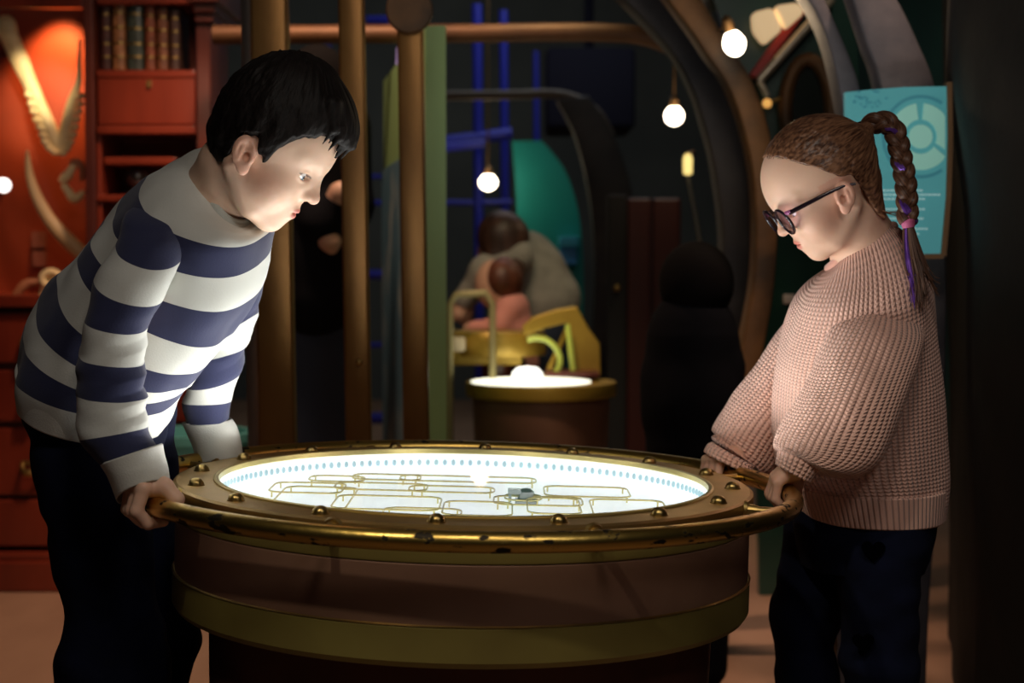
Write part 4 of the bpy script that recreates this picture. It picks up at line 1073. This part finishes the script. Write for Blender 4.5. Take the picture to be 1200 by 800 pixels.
def boy_hair(q):
    s = np.stack([q[:, 0], np.abs(q[:, 1]), q[:, 2]], 1)
    d = el(s, (.012, 0, .135), (.412, .402, .478))
    d = smin(d, el(s, (.16, 0, .27), (.30, .30, .24)), .08)
    d = smin(d, el(s, (-.165, 0, .02), (.20, .27, .25)), .08)
    x = q[:, 0]; gl_ = np.interp(x, [-.5, -.30, -.16, -.10, -.07, .03, .05, .08, .13, .16, .20, .25, .32, .50], [-.22, -.26, -.26, -.18, .0, .045, .0, -.06, -.06, .04, .13, .19, .235, .25])
    jag = .020*vnoise(np.stack([q[:, 1]*34, x*34, x*0], 1))
    az = q-A3((-.15, 0, .5)); an_ = az/(np.linalg.norm(az, axis=1)[:, None]+1e-6)
    rid = vnoise(np.stack([an_[:, 0]*26, an_[:, 1]*26, an_[:, 2]*2.5], 1))*.005+vnoise(np.stack([an_[:, 0]*9, an_[:, 1]*9, an_[:, 2]*2], 1))*.012
    d = d+rid
    d = smax(d, (gl_+jag-q[:, 2]).astype(f32), .018)
    d = smin(d, rc(s, (.095, .335, .12), (.12, .318, -.075), .038, .006), .02)
    rnd = random.Random(5)
    for k in range(17):
        y = -.25+.5*k/16; j = rnd.uniform(-.035, .035); zz = .165+rnd.uniform(-.02, .045)+abs(y)*.05
        xx = .405-1.15*y*y; 
        d = smin(d, rc(q, (.27, y*.9, .42), (xx+.035, y+j, zz+.10), .055, .026), .02)
        d = smin(d, rc(q, (xx+.03, y+j, zz+.12), (xx+.015, y+j*1.6, zz-.012), .024, .003), .008)
    return d
def hair_mesh(name, fn, head, mt, par, rad, h, crown, fr):
    g = near_only(lambda p: fn(head.loc(p)).astype(f32)*head.H, head.c, rad)
    V, F = mesh_sdf(g, head.c-rad, head.c+rad, h, proj=False)
    q = head.loc(V.astype(f32)).astype(float)-np.array(crown); n = q/(np.linalg.norm(q, axis=1)[:, None]+1e-6)
    return build(name, V, F, mt, par, attrs={'h': n*np.array(fr)})
hb = hair_mesh('hair', boy_hair, bh, M['hair_boy'], boy, .15, .0018, (-.15, 0, .5), (36, 36, 5))
# jersey
jb = [ring((28, 456), (200, 490), 2.22, .125, .035), ring((26, 418), (211, 458), 2.22, .13, .04), ring((35, 379), (220, 443), 2.22, .13, .045),
      ring((50, 350), (232, 430), 2.22, .13, .05), ring((74, 318), (248, 412), 2.22, .13, .052), ring((99, 284), (276, 380), 2.22, .13, .055),
      ring((113, 264), (305, 335), 2.22, .135, .055), ring((135, 240), (314, 295), 2.22, .135, .055), ring((170, 212), (318, 264), 2.22, .135, .050),
      ring((206, 193), (309, 254), 2.22, .118, .046), ring((226, 187), (304, 249), 2.22, .092, .045), ring((240, 186), (299, 247), 2.22, .068, .044)]
def jd(th, t, P):
    q = P.reshape(-1, 3); n = vnoise(q*np.array([13, 13, 22])+3)*.006+vnoise(q*np.array([30, 30, 14]))*.0025
    w_ = q@np.array([[.8, 0, .6], [0, 1, 0], [-.6, 0, .8]]); rg = 1-np.abs(vnoise(w_*np.array([6, 6, 26])+11)); n = n+(rg**3)*.007*np.clip(.3+.9*vnoise(q*7+2), 0, 1)
    # soft creases fanning from the armpit
    return n.reshape(th.shape)
V, F, at_ = loft(jb, 240, 200, 2.25, 0, jd, 'in', 'in', .02); at_['t'] = np.minimum(at_['t'], 8.5)
jersey = build('jersey', V, F, M['stripe'], boy, attrs=at_)
V, F, at_ = loft([jb[0], jb[0]*.5+jb[1]*.5, jb[1]], 40, 140, 2.25, 0, None, 'in', 'in', .01)
c_ = V.mean(0); build('hem_band', c_+(V-c_)*1.012, F, M['jersey'], jersey)
def collar(P1, P2, Y, th, tilt, r_, mt, par, n=64, name='collar'):
    q = ring(P1, P2, Y, th, tilt)
    t = np.linspace(0, 2*PI, n, endpoint=False)
    P = [Vector(q[:3]+q[3:6]*math.cos(a)+q[6:9]*math.sin(a)) for a in t]
    m = MB(); m.tube(P, r_, 12, closed=True, flat=1); return m.build(name, mt, par)
for dz, rr_ in ((0, .0075),):
    q = ring((240, 187), (300, 249), 2.22, .066, .046); up = np.array([.30, 0, .95])
    t = np.linspace(0, 2*PI, 80, endpoint=False); m = MB()
    rows = []
    for s, o in ((-.25, 1.03), (.0, 1.13), (.35, 1.16), (.8, 1.11), (1.0, 1.02), (.9, .95), (.3, .93), (-.2, .95)):
        rows.append([Vector(q[:3]+(q[3:6]*math.cos(a)+q[6:9]*math.sin(a))*o+up*.017*(s-.35)) for a in t])
    V = [v for r_ in rows for v in r_]; F = [(i*80+j, i*80+(j+1) % 80, (i+1)*80+(j+1) % 80, (i+1)*80+j) for i in range(len(rows)-1) for j in range(80)]
    m.add(V, F); m.build('collar', M['jersey_rib'], jersey)
def sleeve_d(seed, el_t, amp=.005, ax=0):
    def d(th, t, P):
        q = P.reshape(-1, 3)
        n = (vnoise(q*np.array([14, 14, 30])+seed)*.0035+vnoise(q*np.array([26, 26, 60])+seed)*.0016).reshape(th.shape)
        w = np.exp(-((t-el_t)/1.3)**2)
        cr_ = (np.abs(((t*1.35+.25*np.sin(th+seed)) % 1)-.5)*2)
        return n*(1+w)+w*(cr_-.5)*amp*(.4+.6*np.cos(th-ax))
    return d
ns = [ring((146, 252), (214, 262), 2.125, .052, .014), ring((136, 282), (211, 306), 2.085, .056, .02), ring((110, 324), (191, 352), 2.06, .050, .016),
      ring((101, 372), (172, 386), 2.045, .045, .01), ring((92, 416), (172, 426), 2.03, .043, .006), ring((92, 462), (173, 466), 2.015, .043, .004),
      ring((97, 514), (175, 500), 2.0, .042, 0), ring((124, 544), (186, 524), 1.99, .038, -.003)]
V, F, at_ = loft(ns, 150, 110, 2.1, 1.01, sleeve_d(2, 4.6, .006), 'dome', 'dome'); build('sleeve', V, F, M['stripe'], jersey, attrs=at_)
def cuff(r_, name='cuff', mt=None, par=None, knit=False, d=None):
    V, F, a = loft(r_, 40, 90, 2.1, 0, d, 'in', 'in', .012); return build(name, V, F, mt, par, attrs=a)
cuff([ring((119, 545), (190, 521), 1.99, .040, -.002), ring((126, 556), (192, 533), 1.99, .041, -.002), ring((131, 569), (196, 546), 1.987, .039, -.008), ring((137, 587), (199, 564), 1.985, .037, -.014)], 'cuff', M['jersey'], jersey)
fs = [ring((245, 305), (318, 288), 2.33, .05, .01), ring((240, 345), (311, 330), 2.35, .05, .015), ring((236, 384), (303, 367), 2.375, .044, .012),
      ring((228, 417), (291, 401), 2.39, .042, .01), ring((220, 452), (281, 437), 2.40, .040, .008), ring((214, 470), (271, 470), 2.415, .038, .004), ring((218, 496), (268, 494), 2.425, .033, .0)]
V, F, at_ = loft(fs, 130, 100, 2.1, 0, sleeve_d(9, 3.0, .004), 'dome', 'dome'); build('sleeve', V, F, M['stripe'], jersey, attrs=at_)
cuff([ring((214, 496), (272, 492), 2.43, .036), ring((220, 508), (278, 502), 2.43, .041), ring((227, 524), (282, 518), 2.430, .043), ring((230, 538), (284, 532), 2.430, .042)], 'cuff', M['jersey'], jersey)
# trousers
def leg(rings, name, mt, par, seed, amp=.006):
    def d(th, t, P):
        q = P.reshape(-1, 3); return (vnoise(q*np.array([12, 12, 20])+seed)*amp+vnoise(q*np.array([25, 25, 45])+seed)*amp*.5).reshape(th.shape)
    V, F, a = loft(rings, 140, 80, 2.15, 0, d, 'dome', 'in', .02); return build(name, V, F, mt, par, attrs=a)
tr = leg([ring((40, 425), (190, 455), 2.23, .10, .03), ring((34, 470), (194, 492), 2.23, .105, .03), ring((40, 520), (190, 530), 2.21, .10, .02)], 'trousers', M['navy'], boy, 4)
leg([ring((36, 450), (178, 480), 2.20, .075, .02), ring((40, 530), (178, 545), 2.17, .078, .01), ring((52, 600), (178, 615), 2.15, .072), ring((66, 670), (182, 680), 2.15, .068), ring((76, 725), (192, 735), 2.15, .064),
     ring((66, 765), (196, 775), 2.15, .066), ring((68, 800), (196, 805), 2.15, .064), ring((76, 900), (186, 905), 2.15, .056), ring((82, 1010), (176, 1010), 2.15, .05), ring((84, 1085), (170, 1085), 2.15, .046)], 'trouser_leg', M['navy'], tr, 11)
leg([ring((70, 455), (206, 482), 2.29, .085, .02), ring((88, 540), (206, 548), 2.315, .07), ring((100, 600), (203, 600), 2.33, .066), ring((104, 660), (216, 660), 2.33, .062), ring((108, 735), (233, 742), 2.33, .06),
     ring((108, 775), (224, 785), 2.33, .058), ring((104, 870), (206, 870), 2.33, .05), ring((104, 960), (190, 960), 2.33, .047), ring((108, 1035), (184, 1035), 2.33, .043)], 'trouser_leg', M['navy'], tr, 21)
def shoe(ax, ay, dirx, par, L_=.21, w=.08):
    m = MB(); V = []; F = []; n = 20; rows = []
    prof = [(0, .030, .055), (.03, .034, .062), (.08, .036, .060), (.13, .040, .042), (.18, .036, .030), (.205, .022, .022)]
    for (x, hw, hh) in prof:
        for k in range(n):
            a = 2*PI*k/n; z = hh*.5+hh*.5*math.sin(a); V.append((ax+dirx*(x-.07), ay+hw*math.cos(a), .014+max(z, 0)))
    for i in range(len(prof)-1):
        for k in range(n): F.append((i*n+k, i*n+(k+1) % n, (i+1)*n+(k+1) % n, (i+1)*n+k))
    F.append(tuple(range(n))); F.append(tuple((len(prof)-1)*n+k for k in range(n)))
    m.add(V, F); o = m.build('shoe', M['shoe'], par)
    pts = [(-.0, .032), (.05, .036), (.13, .042), (.19, .035), (.212, .015)]
    P = [(ax+dirx*(x-.072), ay-y, 0.001) for x, y in pts]+[(ax+dirx*(x-.072), ay+y, 0.001) for x, y in pts[::-1]]
    MB().prism(P, (0, 0, .018)).build('sole', M['sole'], o, smooth=False)
a_ = at(125, 1110, 2.15); shoe(a_.x, 2.15, 1, boy); a_ = at(148, 1060, 2.33); shoe(a_.x, 2.33, 1, boy)

# ------------------------------------------------------------------ the girl
gh = Head(at(964, 219, 2.36), .196, -1, 30, 8)
Gn = np.array(railp(1)); Gf = np.array(railp(31))
T1, O1, U1 = rail_frame(1); T2, O2, U2 = rail_frame(31)
Vn = Gn+U1*.040+O1*.008-T1*.004; Vf = L(at(857, 537, 2.450))
gEn = L(at(1000, 500, 2.27)); gEf = L(at(902, 488, 2.49))
gn_ = hand_fn(Gn, T1, U1, -O1, Vn, Vn+(gEn-Vn)*.4, .84, RTUBE); gf_ = hand_fn(Gf, -T2, U2, -O2, Vf, Vf+(gEf-Vf)*.4, .84, RTUBE, tba=-48)
gl0 = (at(1000, 1000, 2.42).x, 2.42, 0)
gp = L(at(1022, 600, 2.42)); gc = L(at(1020, 400, 2.42)); gb = L(at(1022, 305, 2.40))
chain = [(gp, (gp+gc)/2, .08, .075), ((gp+gc)/2, gc, .075, .08), (gc, gb, .08, .045), (gb, L(at(1032, 372, 2.37)), .034, .030), (gb, L(at(985, 350, 2.50)), .04, .034),
         (L(at(1032, 372, 2.37)), gEn, .030, .024), (gEn, Vn, .024, .018), (L(at(985, 350, 2.50)), gEf, .030, .024), (gEf, Vf, .018, .014)]
for (k1, an) in (((1025, 790, 2.36), (1020, 1030, 2.36)), ((950, 760, 2.50), (945, 985, 2.50))):
    hip = L(at(1034 if k1[2] < 2.4 else 964, 640, k1[2])); kn = L(at(*k1)); a_ = L(at(*an)); chain += [(gp, hip, .06, .045), (hip, kn, .045, .032), (kn, a_, .032, .024), (a_, a_+np.array([-.06, 0, -.02]), .024, .02)]
neck = [(gb, gh.w((-.13, 0, -.26)), .040, .040), (gb+np.array([-.012, 0, 0]), gh.w((-.04, 0, -.33)), .036, .036)]
girl = person_mesh('person', gh, neck, chain, [(gn_, Gn), (gf_, Gf)], (.72, .46, .33), (.58, .22, .17), (.66, .28, .20), gl0)
tag(girl, 'girl in glasses and a pink knitted jumper, with a long braid, gripping the rail', 'person')
add_eyes(gh, girl, (1, 0, -.45))
def girl_hair(q):
    s = np.stack([q[:, 0], np.abs(q[:, 1]), q[:, 2]], 1)
    d = el(s, (-.035, 0, .12), (.440, .378, .402))
    d = smin(d, el(s, (.12, 0, .10), (.288, .283, .315)), .06)
    d = smin(d, rc(s, (-.22, .14, -.12), (-.19, .12, -.36), .14, .09), .08)
    d = smin(d, rc(q, (-.36, 0, .14), (-.50, 0, .20), .13, .055), .08)
    g = np.interp(q[:, 0], [-.55, -.27, -.20, -.16, -.12, -.03, .0, .10, .18, .24, .30, .5], [-.46, -.44, -.34, -.12, .02, .04, .09, .20, .30, .375, .45, .7])
    jag = .012*vnoise(np.stack([q[:, 1]*30, q[:, 0]*30, q[:, 2]*6], 1))
    az = q-A3((-.62, 0, .22)); n_ = az/(np.linalg.norm(az, axis=1)[:, None]+1e-6)
    d = d+(vnoise(np.stack([n_[:, 0]*8, n_[:, 1]*34, n_[:, 2]*34], 1))*.006)
    return smax(d, (g+jag-q[:, 2]).astype(f32), .015)
hg = hair_mesh('hair', girl_hair, gh, M['hair_girl'], girl, .14, .0018, (-.62, 0, .22), (3, 38, 38))
# fly-away strands
m = MB(); rnd = random.Random(11)
for k in range(18):
    y0 = rnd.uniform(.1, .3)
    P = bez(gh.w((-.24, y0, -.34)), gh.w((-.27, y0, -.38)), gh.w((-.30-rnd.uniform(0, .03), y0, -.40)), gh.w((-.36-rnd.uniform(0, .10), y0+rnd.uniform(-.06, .06), -.42-rnd.uniform(0, .10))), 12)
    m.tube([Vector(p) for p in P], .0003, 4)
for k in range(30):   # fine hairs along the forehead hairline, combed back
    x0 = rnd.uniform(.16, .30); y0 = rnd.uniform(.02, .22); zz = np.interp(x0, [.18, .24, .30], [.30, .375, .45])
    def sf(x, y, z, up):
        v = np.array([x+.035, y, z-.12])/np.array([.425, .365, .385]); v /= np.linalg.norm(v); return gh.w(v*np.array([.425, .365, .385])*up+np.array([-.035, 0, .12]))
    P = bez(sf(x0, y0, zz, 1.02), sf(x0-.08, y0, zz+.05, 1.06), sf(x0-.2, y0, zz+.08, 1.07), sf(x0-.34, y0, zz+.08, 1.03), 12)
    m.tube([Vector(p) for p in P], .0003, 4)
m.build('loose_strands', M['hair_girl'], girl)
# braid
BY = 2.38
bk = np.array([list(at(x, y, BY-i*.008)) for i, (x, y) in enumerate(((1010, 152), (1022, 145), (1036, 143), (1047, 151), (1053, 170), (1057, 190), (1061, 212), (1063, 236), (1064, 260)))])
bt_ = np.linspace(0, len(bk)-1, 160); BP = cr_interp(bk, bt_); sl = np.concatenate([[0], np.cumsum(np.linalg.norm(np.diff(BP, axis=0), axis=1))])
tg = np.gradient(BP, axis=0); tg /= np.linalg.norm(tg, axis=1)[:, None]; dep = np.array([0, 1, 0.]); sd = np.cross(tg, dep); sd /= np.linalg.norm(sd, axis=1)[:, None]
braid = thing('braid_root_tmp', None, None) if 0 else None
def strand(ph, r_, T=.060, A=.0078, Bq=.0050, off=0, i0=0, i1=160):
    w = sl/T*2*PI+ph; env = np.clip(sl/.02, 0, 1)
    P = BP+sd*(A*np.sin(w)*env)[:, None]+dep*(Bq*np.sin(2*w)*env+off)[:, None]
    return [Vector(p) for p in P[i0:i1]]
m = MB()
for k in range(3): 
    rr_ = .0092*(1-.12*sl/sl[-1]); m.tube(strand(2*PI*k/3, 0), list(rr_), 14)
bo = m.build('braid', M['braid'], girl, attrs=None)
n_ = len(bo.data.vertices); hv = np.zeros((n_, 3), np.float32); k_ = np.arange(n_); hv[:, 0] = np.cos(2*PI*(k_ % 14)/14)*6; hv[:, 1] = np.sin(2*PI*(k_ % 14)/14)*6; hv[:, 2] = (k_//14)*.12
aa = bo.data.attributes.new('h', 'FLOAT_VECTOR', 'POINT'); aa.data.foreach_set('vector', hv.ravel())
for i0, i1 in ((46, 68), (90, 108), (138, 159)):
    m = MB()
    for q in range(4):
        P = strand(0, 0, i0=i0, i1=i1)
        P = [p+Vector(((q-1.5)*.0021, -.0088+.0004*q, .0006*math.sin(q*3+i*.5))) for i, p in enumerate(P)]; m.tube(P, .0024, 6)
    m.build('purple_tinsel', M['purple'], bo)
c0 = Vector(BP[-1]); m = MB(); m.tube([c0+Vector((-.001, 0, .008)), c0, c0+Vector((.001, 0, -.008))], [.0088, .0102, .0086], 16); m.tube([c0+Vector((0, 0, .004)), c0+Vector((0, 0, .001))], .0108, 16); m.build('hair_band', M['pinkband'], bo)
c1 = Vector(BP[0]); m = MB(); m.tube([c1+Vector((-.010, 0, -.003)), c1+Vector((.004, 0, .002))], [.0125, .0115], 16); m.build('hair_elastic', M['hairblack'], bo)
m = MB(); mp = MB(); hvs = []
base = L(at(1064.5, 264, BY-.064))
for k in range(150):
    u = rnd.uniform(-1, 1); v_ = rnd.uniform(-1, 1)
    if u*u+v_*v_ > 1: continue
    e_ = L(at(1078+u*13+rnd.uniform(-3, 3), 352+rnd.uniform(-30, 18)-abs(u)*12, BY-.09+v_*.012)); mid = L(at(1069+u*13, 300, BY-.07+v_*.012)); mid2 = L(at(1078+u*15, 330, BY-.08+v_*.014))
    if u > .55: e_ = L(at(1098+rnd.uniform(-6, 5), 338+rnd.uniform(-14, 12), BY-.08+v_*.012))
    P = bez(base+np.array([u*.006, v_*.006, 0]), mid, mid2, e_, 14)
    pr = (-.85 < u < -.25 and v_ < .3)
    (mp if pr else m).tube([Vector(p) for p in P], list(np.linspace(.0016, .0005, 14)), 5)
m.build('braid_tail', M['braid'], bo); mp.build('purple_strands', M['purple'], bo)
# glasses
gla = tag(MB().tube([Vector(gh.w((.418, -.04, -.02))), Vector(gh.w((.432, 0, -.008))), Vector(gh.w((.418, .04, -.02)))], .0016, 8).build('glasses', M['frame'], girl), None)
for s in (1, -1):
    def lp(a, k=1.0): return Vector(gh.w((.415-.10*max(0, abs(.152+.105*k*math.cos(a)))**2*1.2+.012*math.sin(a), s*(.148+.105*k*math.cos(a)), -.055+.096*k*math.sin(a)*(1 if math.sin(a) > 0 else 1.08))))
    MB().tube([lp(a) for a in np.linspace(0, 2*PI, 36, endpoint=False)], .0023, 8, closed=True).build('lens_rim', M['frame'], gla)
    MB().prism([lp(a, .97) for a in np.linspace(0, 2*PI, 36, endpoint=False)], gh.v((.004*.196, 0, 0))).build('lens', M['lens'], gla)
    hinge = np.array((.385, s*.262, -.005)); earp = np.array((-.03, s*.372, -.022))
    m = MB(); m.tube([Vector(gh.w(hinge)), Vector(gh.w((.33, s*.292, -.004))), Vector(gh.w((.12, s*.345, -.01))), Vector(gh.w(earp)), Vector(gh.w((-.10, s*.385, -.05)))], [.0034, .0034, .0028, .0022, .0018], 10); m.build('temple_arm', M['frame'], gla)
    m = MB(); m.tube([Vector(gh.w((.402, s*.235, .0))), Vector(gh.w((.372, s*.272, -.002)))], .0034, 10); m.build('pink_hinge', M['framepink'], gla)
# jumper
gj = [ring((972, 314), (1046, 266), 2.41, .062, -.010), ring((958, 328), (1062, 276), 2.41, .092, .004), ring((940, 350), (1080, 302), 2.41, .120, .018), ring((926, 378), (1091, 340), 2.42, .135, .03),
      ring((912, 430), (1097, 410), 2.42, .135, .02), ring((908, 490), (1100, 480), 2.42, .135, .012), ring((913, 540), (1104, 535), 2.42, .137, .008), ring((925, 566), (1105, 566), 2.42, .135, .006), ring((936, 597), (1102, 600), 2.42, .128, .006)]
def gd(th, t, P):
    q = P.reshape(-1, 3); n = vnoise(q*np.array([14, 14, 7])+3)*.006+vnoise(q*np.array([34, 34, 12]))*.002
    return n.reshape(th.shape)
V, F, at_ = loft(gj, 220, 200, 2.2, 0, gd, 'in', 'in', .02); jum = build('jumper', V, F, M['knit'], girl, attrs=at_)
V, F, at_ = loft([gj[-2]*.98+gj[-3]*.02, gj[-1]], 40, 200, 2.2, 0, None, 'in', 'in', .01); at_['k'][:, 1] = 0.0; c_ = V.mean(0); build('hem_band', c_+(V-c_)*1.014, F, M['knit'], jum, attrs=at_)
q = gj[0]; t = np.linspace(0, 2*PI, 90, endpoint=False)
m = MB(); m.tube([Vector(q[:3]+(q[3:6]*math.cos(a)+q[6:9]*math.sin(a))*.975) for a in t], .0075, 10, closed=True); m.build('neck_band', M['knit'], jum)
def pd(seed, amp):
    def d(th, t, P):
        q = P.reshape(-1, 3); n = vnoise(q*np.array([17, 17, 9])+seed)*amp+vnoise(q*np.array([36, 36, 20])+seed)*amp*.35
        return n.reshape(th.shape)
    return d
g1 = [ring((998, 345), (1076, 372), 2.355, .050, .0), ring((976, 376), (1083, 388), 2.32, .062, .006), ring((955, 420), (1078, 410), 2.295, .070, .006), ring((934, 466), (1062, 462), 2.265, .072, 0),
      ring((915, 502), (1046, 512), 2.25, .068, 0), ring((910, 520), (1030, 546), 2.24, .060, -.004), ring((914, 526), (1000, 563), 2.23, .048, -.006), ring((916, 526), (966, 554), 2.225, .038, -.004)]
V, F, at_ = loft(g1, 200, 170, 2.1, 0, pd(5, .006), 'dome', 'dome'); build('sleeve', V, F, M['knit'], jum, attrs=at_)
cu = cuff([ring((914, 523), (962, 549), 2.225, .036, -.002), ring((911, 532), (957, 555), 2.222, .034), ring((909, 542), (950, 564), 2.22, .031)], 'cuff', M['knit'], jum)
g2 = [ring((945, 352), (1000, 372), 2.50, .045, .01), ring((915, 384), (975, 420), 2.52, .055, .01), ring((884, 432), (950, 470), 2.52, .06, .005), ring((853, 472), (925, 515), 2.505, .06), ring((834, 500), (908, 548), 2.49, .052), ring((834, 508), (896, 556), 2.48, .042), ring((837, 513), (886, 546), 2.455, .040)]
V, F, at_ = loft(g2, 180, 140, 2.1, 0, pd(15, .005), 'dome', 'dome'); build('sleeve', V, F, M['knit'], jum, attrs=at_)
cuff([ring((834, 518), (884, 546), 2.448, .040), ring((829, 521), (883, 547), 2.443, .043), ring((825, 528), (882, 555), 2.438, .042)], 'cuff', M['knit'], jum)
gt = leg([ring((936, 580), (1096, 582), 2.42, .12), ring((930, 620), (1092, 624), 2.42, .118), ring((940, 660), (1082, 664), 2.42, .10)], 'trousers', M['navy'], girl, 34, .003)
leg([ring((975, 590), (1094, 592), 2.37, .075), ring((978, 650), (1084, 656), 2.36, .070), ring((984, 710), (1078, 716), 2.36, .066), ring((988, 750), (1070, 752), 2.36, .060), ring((984, 774), (1076, 778), 2.36, .066), ring((990, 800), (1074, 803), 2.36, .060),
     ring((990, 880), (1062, 880), 2.36, .05), ring((992, 1000), (1050, 1000), 2.36, .042)], 'trouser_leg', M['navy'], gt, 44, .005)
leg([ring((922, 590), (1020, 592), 2.49, .075), ring((915, 650), (1000, 656), 2.50, .070), ring((903, 715), (985, 722), 2.50, .066), ring((905, 750), (976, 752), 2.50, .060), ring((908, 790), (984, 794), 2.50, .060), ring((912, 860), (978, 860), 2.50, .05), ring((915, 960), (968, 960), 2.50, .042)], 'trouser_leg', M['navy'], gt, 54, .005)
a_ = at(1018, 1030, 2.36); shoe(a_.x, 2.36, -1, girl); a_ = at(944, 985, 2.50); shoe(a_.x, 2.50, -1, girl)
# heart prints on the near trouser leg
def heart(px, py, Y, s):
    P = []
    for a in np.linspace(0, 2*PI, 30, endpoint=False):
        x = 16*math.sin(a)**3; z = 13*math.cos(a)-5*math.cos(2*a)-2*math.cos(3*a)-math.cos(4*a); P.append(at(px+x*s, py-z*s, Y))
    o = MB().prism(P, (0, .006, 0)).build('heart_print', M['heart'], gt, smooth=False)
heart(1024, 645, 2.2875, .85); heart(1012, 753, 2.2965, .8)

# ------------------------------------------------------------------ people far behind
def far_person(label, loc, headc, hr, bones_skin, bones_top, bones_leg, hairf, mt_top, mt_leg, mt_hair, h=.007, k=.03):
    def mk(bones, grow=0):
        B = [(np.array(a, float), np.array(b, float), r1+grow, r2+grow) for a, b, r1, r2 in bones]
        P = np.array([x for b in B for x in b[:2]])
        def fn(p):
            d = None
            for a, b, r1, r2 in B:
                x = rc(p, a, b, r1, r2); d = x if d is None else smin(d, x, k)
            return d
        return fn, P.min(0)-.16, P.max(0)+.16
    fb, lo, hi = mk(bones_skin+[(a, b, r1*.8, r2*.8) for a, b, r1, r2 in bones_top+bones_leg])
    hc = np.array(headc, float)
    def full(p): return smin(fb(p), el(p, hc, (hr*.85, hr*.82, hr*1.1)), .03)
    V, F = mesh_sdf(full, np.minimum(lo, hc-.2), np.maximum(hi, hc+.2), h)
    V[:, 2] = np.maximum(V[:, 2], 0.0)
    o = build('person', V, F, M['skin_far'], None, origin=loc); tag(o, label, 'person')
    f1, lo, hi = mk(bones_top, .004); V, F = mesh_sdf(f1, lo, hi, h); V[:, 2] = np.maximum(V[:, 2], .005); build('top', V, F, mt_top, o)
    if bones_leg: f2, lo, hi = mk(bones_leg, .004); V, F = mesh_sdf(f2, lo, hi, h); V[:, 2] = np.maximum(V[:, 2], .003); build('trousers', V, F, mt_leg, o)
    V, F = mesh_sdf(hairf, hc-.5, hc+.35, h); build('hair', V, F, mt_hair, o)
    return o
Y = 5.78
def a(px, py, dy=0): return L(at(px, py, Y+dy))
hc = a(588, 298, -.05)
far_person('woman in a grey cardigan with long brown hair, bending over the far console', (a(625, 400)[0], Y, 0), hc, .10,
    [(hc, a(606, 312), .05, .05), (a(545, 352, -.1), a(538, 368, -.12), .03, .028), (a(548, 350, .2), a(545, 372, .15), .03, .028)],
    [(a(606, 318), a(628, 318), .09, .10), (a(618, 300), a(638, 350), .085, .12), (a(638, 350), a(636, 388), .11, .10), (a(604, 300, -.14), a(570, 318, -.16), .06, .05), (a(570, 318, -.16), a(545, 350, -.12), .048, .036), (a(606, 300, .14), a(572, 322, .2), .055, .045), (a(572, 322, .2), a(550, 348, .2), .045, .034)],
    [(a(636, 395, -.07), a(640, 500, -.07), .085, .06), (a(640, 500, -.07), np.array([a(640, 500)[0], Y-.07, .05]), .06, .045), (a(630, 395, .08), a(625, 500, .08), .085, .06), (a(625, 500, .08), np.array([a(622, 500)[0], Y+.08, .05]), .06, .045)],
    lambda p: smin(smin(el(p, a(588, 275, -.09), (.085, .11, .085)), rc(p, a(598, 280, -.12), a(604, 328, -.20), .060, .030), .04), rc(p, a(578, 285, -.14), a(577, 322, -.20), .035, .018), .05),
    M['greyknit'], M['jeans'], M['hairbrown'])
Y = 5.44
hc = a(579, 333)
far_person('small girl in a pink top with red brown hair, reaching over the far console', (a(598, 400)[0], Y, 0), hc, .075,
    [(hc, a(594, 352), .035, .035), (a(560, 384, -.05), a(549, 386, -.05), .02, .018)],
    [(a(598, 362), a(600, 392), .06, .065), (a(597, 362, -.05), a(583, 384, -.07), .033, .028), (a(583, 384, -.07), a(556, 385, -.06), .028, .022), (a(597, 362, .07), a(580, 384, .12), .033, .026), (a(600, 395), a(604, 425), .07, .075)],
    [(a(600, 425, -.05), np.array([a(600, 425)[0], Y-.05, .05]), .045, .03), (a(604, 425, .05), np.array([a(604, 425)[0], Y+.05, .05]), .045, .03)],
    lambda p: smin(smin(el(p, a(588, 327), (.062, .085, .070)), rc(p, a(594, 332), a(599, 362), .045, .025), .04), el(p, a(592, 308), (.022, .022, .02)), .02), M['pinktop'], M['jeans'], M['hairred'])
Y = 4.3
hc = a(374, 104)
far_person('adult in black clothes standing half hidden between the two left copper posts', (a(372, 500)[0], Y, 0), hc, .10,
    [(hc, a(374, 135), .05, .055), (a(392, 240, -.12), a(399, 226, -.14), .024, .030), (a(388, 290, -.12), a(386, 283, -.13), .022, .030)],
    [(a(375, 150), a(372, 300), .125, .12), (a(352, 150), a(340, 230), .06, .05), (a(340, 230), a(378, 262, -.12), .045, .04), (a(378, 262, -.12), a(392, 240, -.13), .04, .03), (a(400, 150), a(412, 240), .06, .05), (a(412, 240), a(392, 290, -.1), .045, .035), (a(372, 300), a(372, 345), .125, .13)],
    [(a(357, 340), np.array([a(354, 340)[0], Y, .05]), .085, .055), (a(388, 340), np.array([a(390, 340)[0], Y+.03, .05]), .085, .055)],
    lambda p: el(p, hc+np.array([-.004, -.006, .008]), (.088, .092, .106)), M['black'], M['jeans'], M['hairblack'])
Y = 3.6
hc = a(816, 336)
far_person('dark silhouette of a child in black clothes standing in shadow behind the table', (a(812, 500)[0], Y, 0), hc, .07,
    [(hc, a(814, 352), .03, .03), (a(772, 488, -.02), a(771, 500, -.02), .02, .018)],
    [(a(812, 366), a(812, 390), .05, .08), (a(812, 385), a(812, 470), .085, .10), (a(790, 390), a(778, 440), .045, .04), (a(778, 440), a(774, 486), .036, .028), (a(832, 388), a(846, 430), .045, .04), (a(846, 430), a(838, 475), .036, .03), (a(812, 470), a(812, 520), .10, .10)],
    [(a(798, 520), np.array([a(798, 520)[0], Y, .05]), .06, .045), (a(828, 520), np.array([a(828, 520)[0], Y, .05]), .06, .045)],
    lambda p: el(p, hc+np.array([.0, .0, .008]), (.082, .088, .092)), M['black'], M['black'], M['hairblack'])
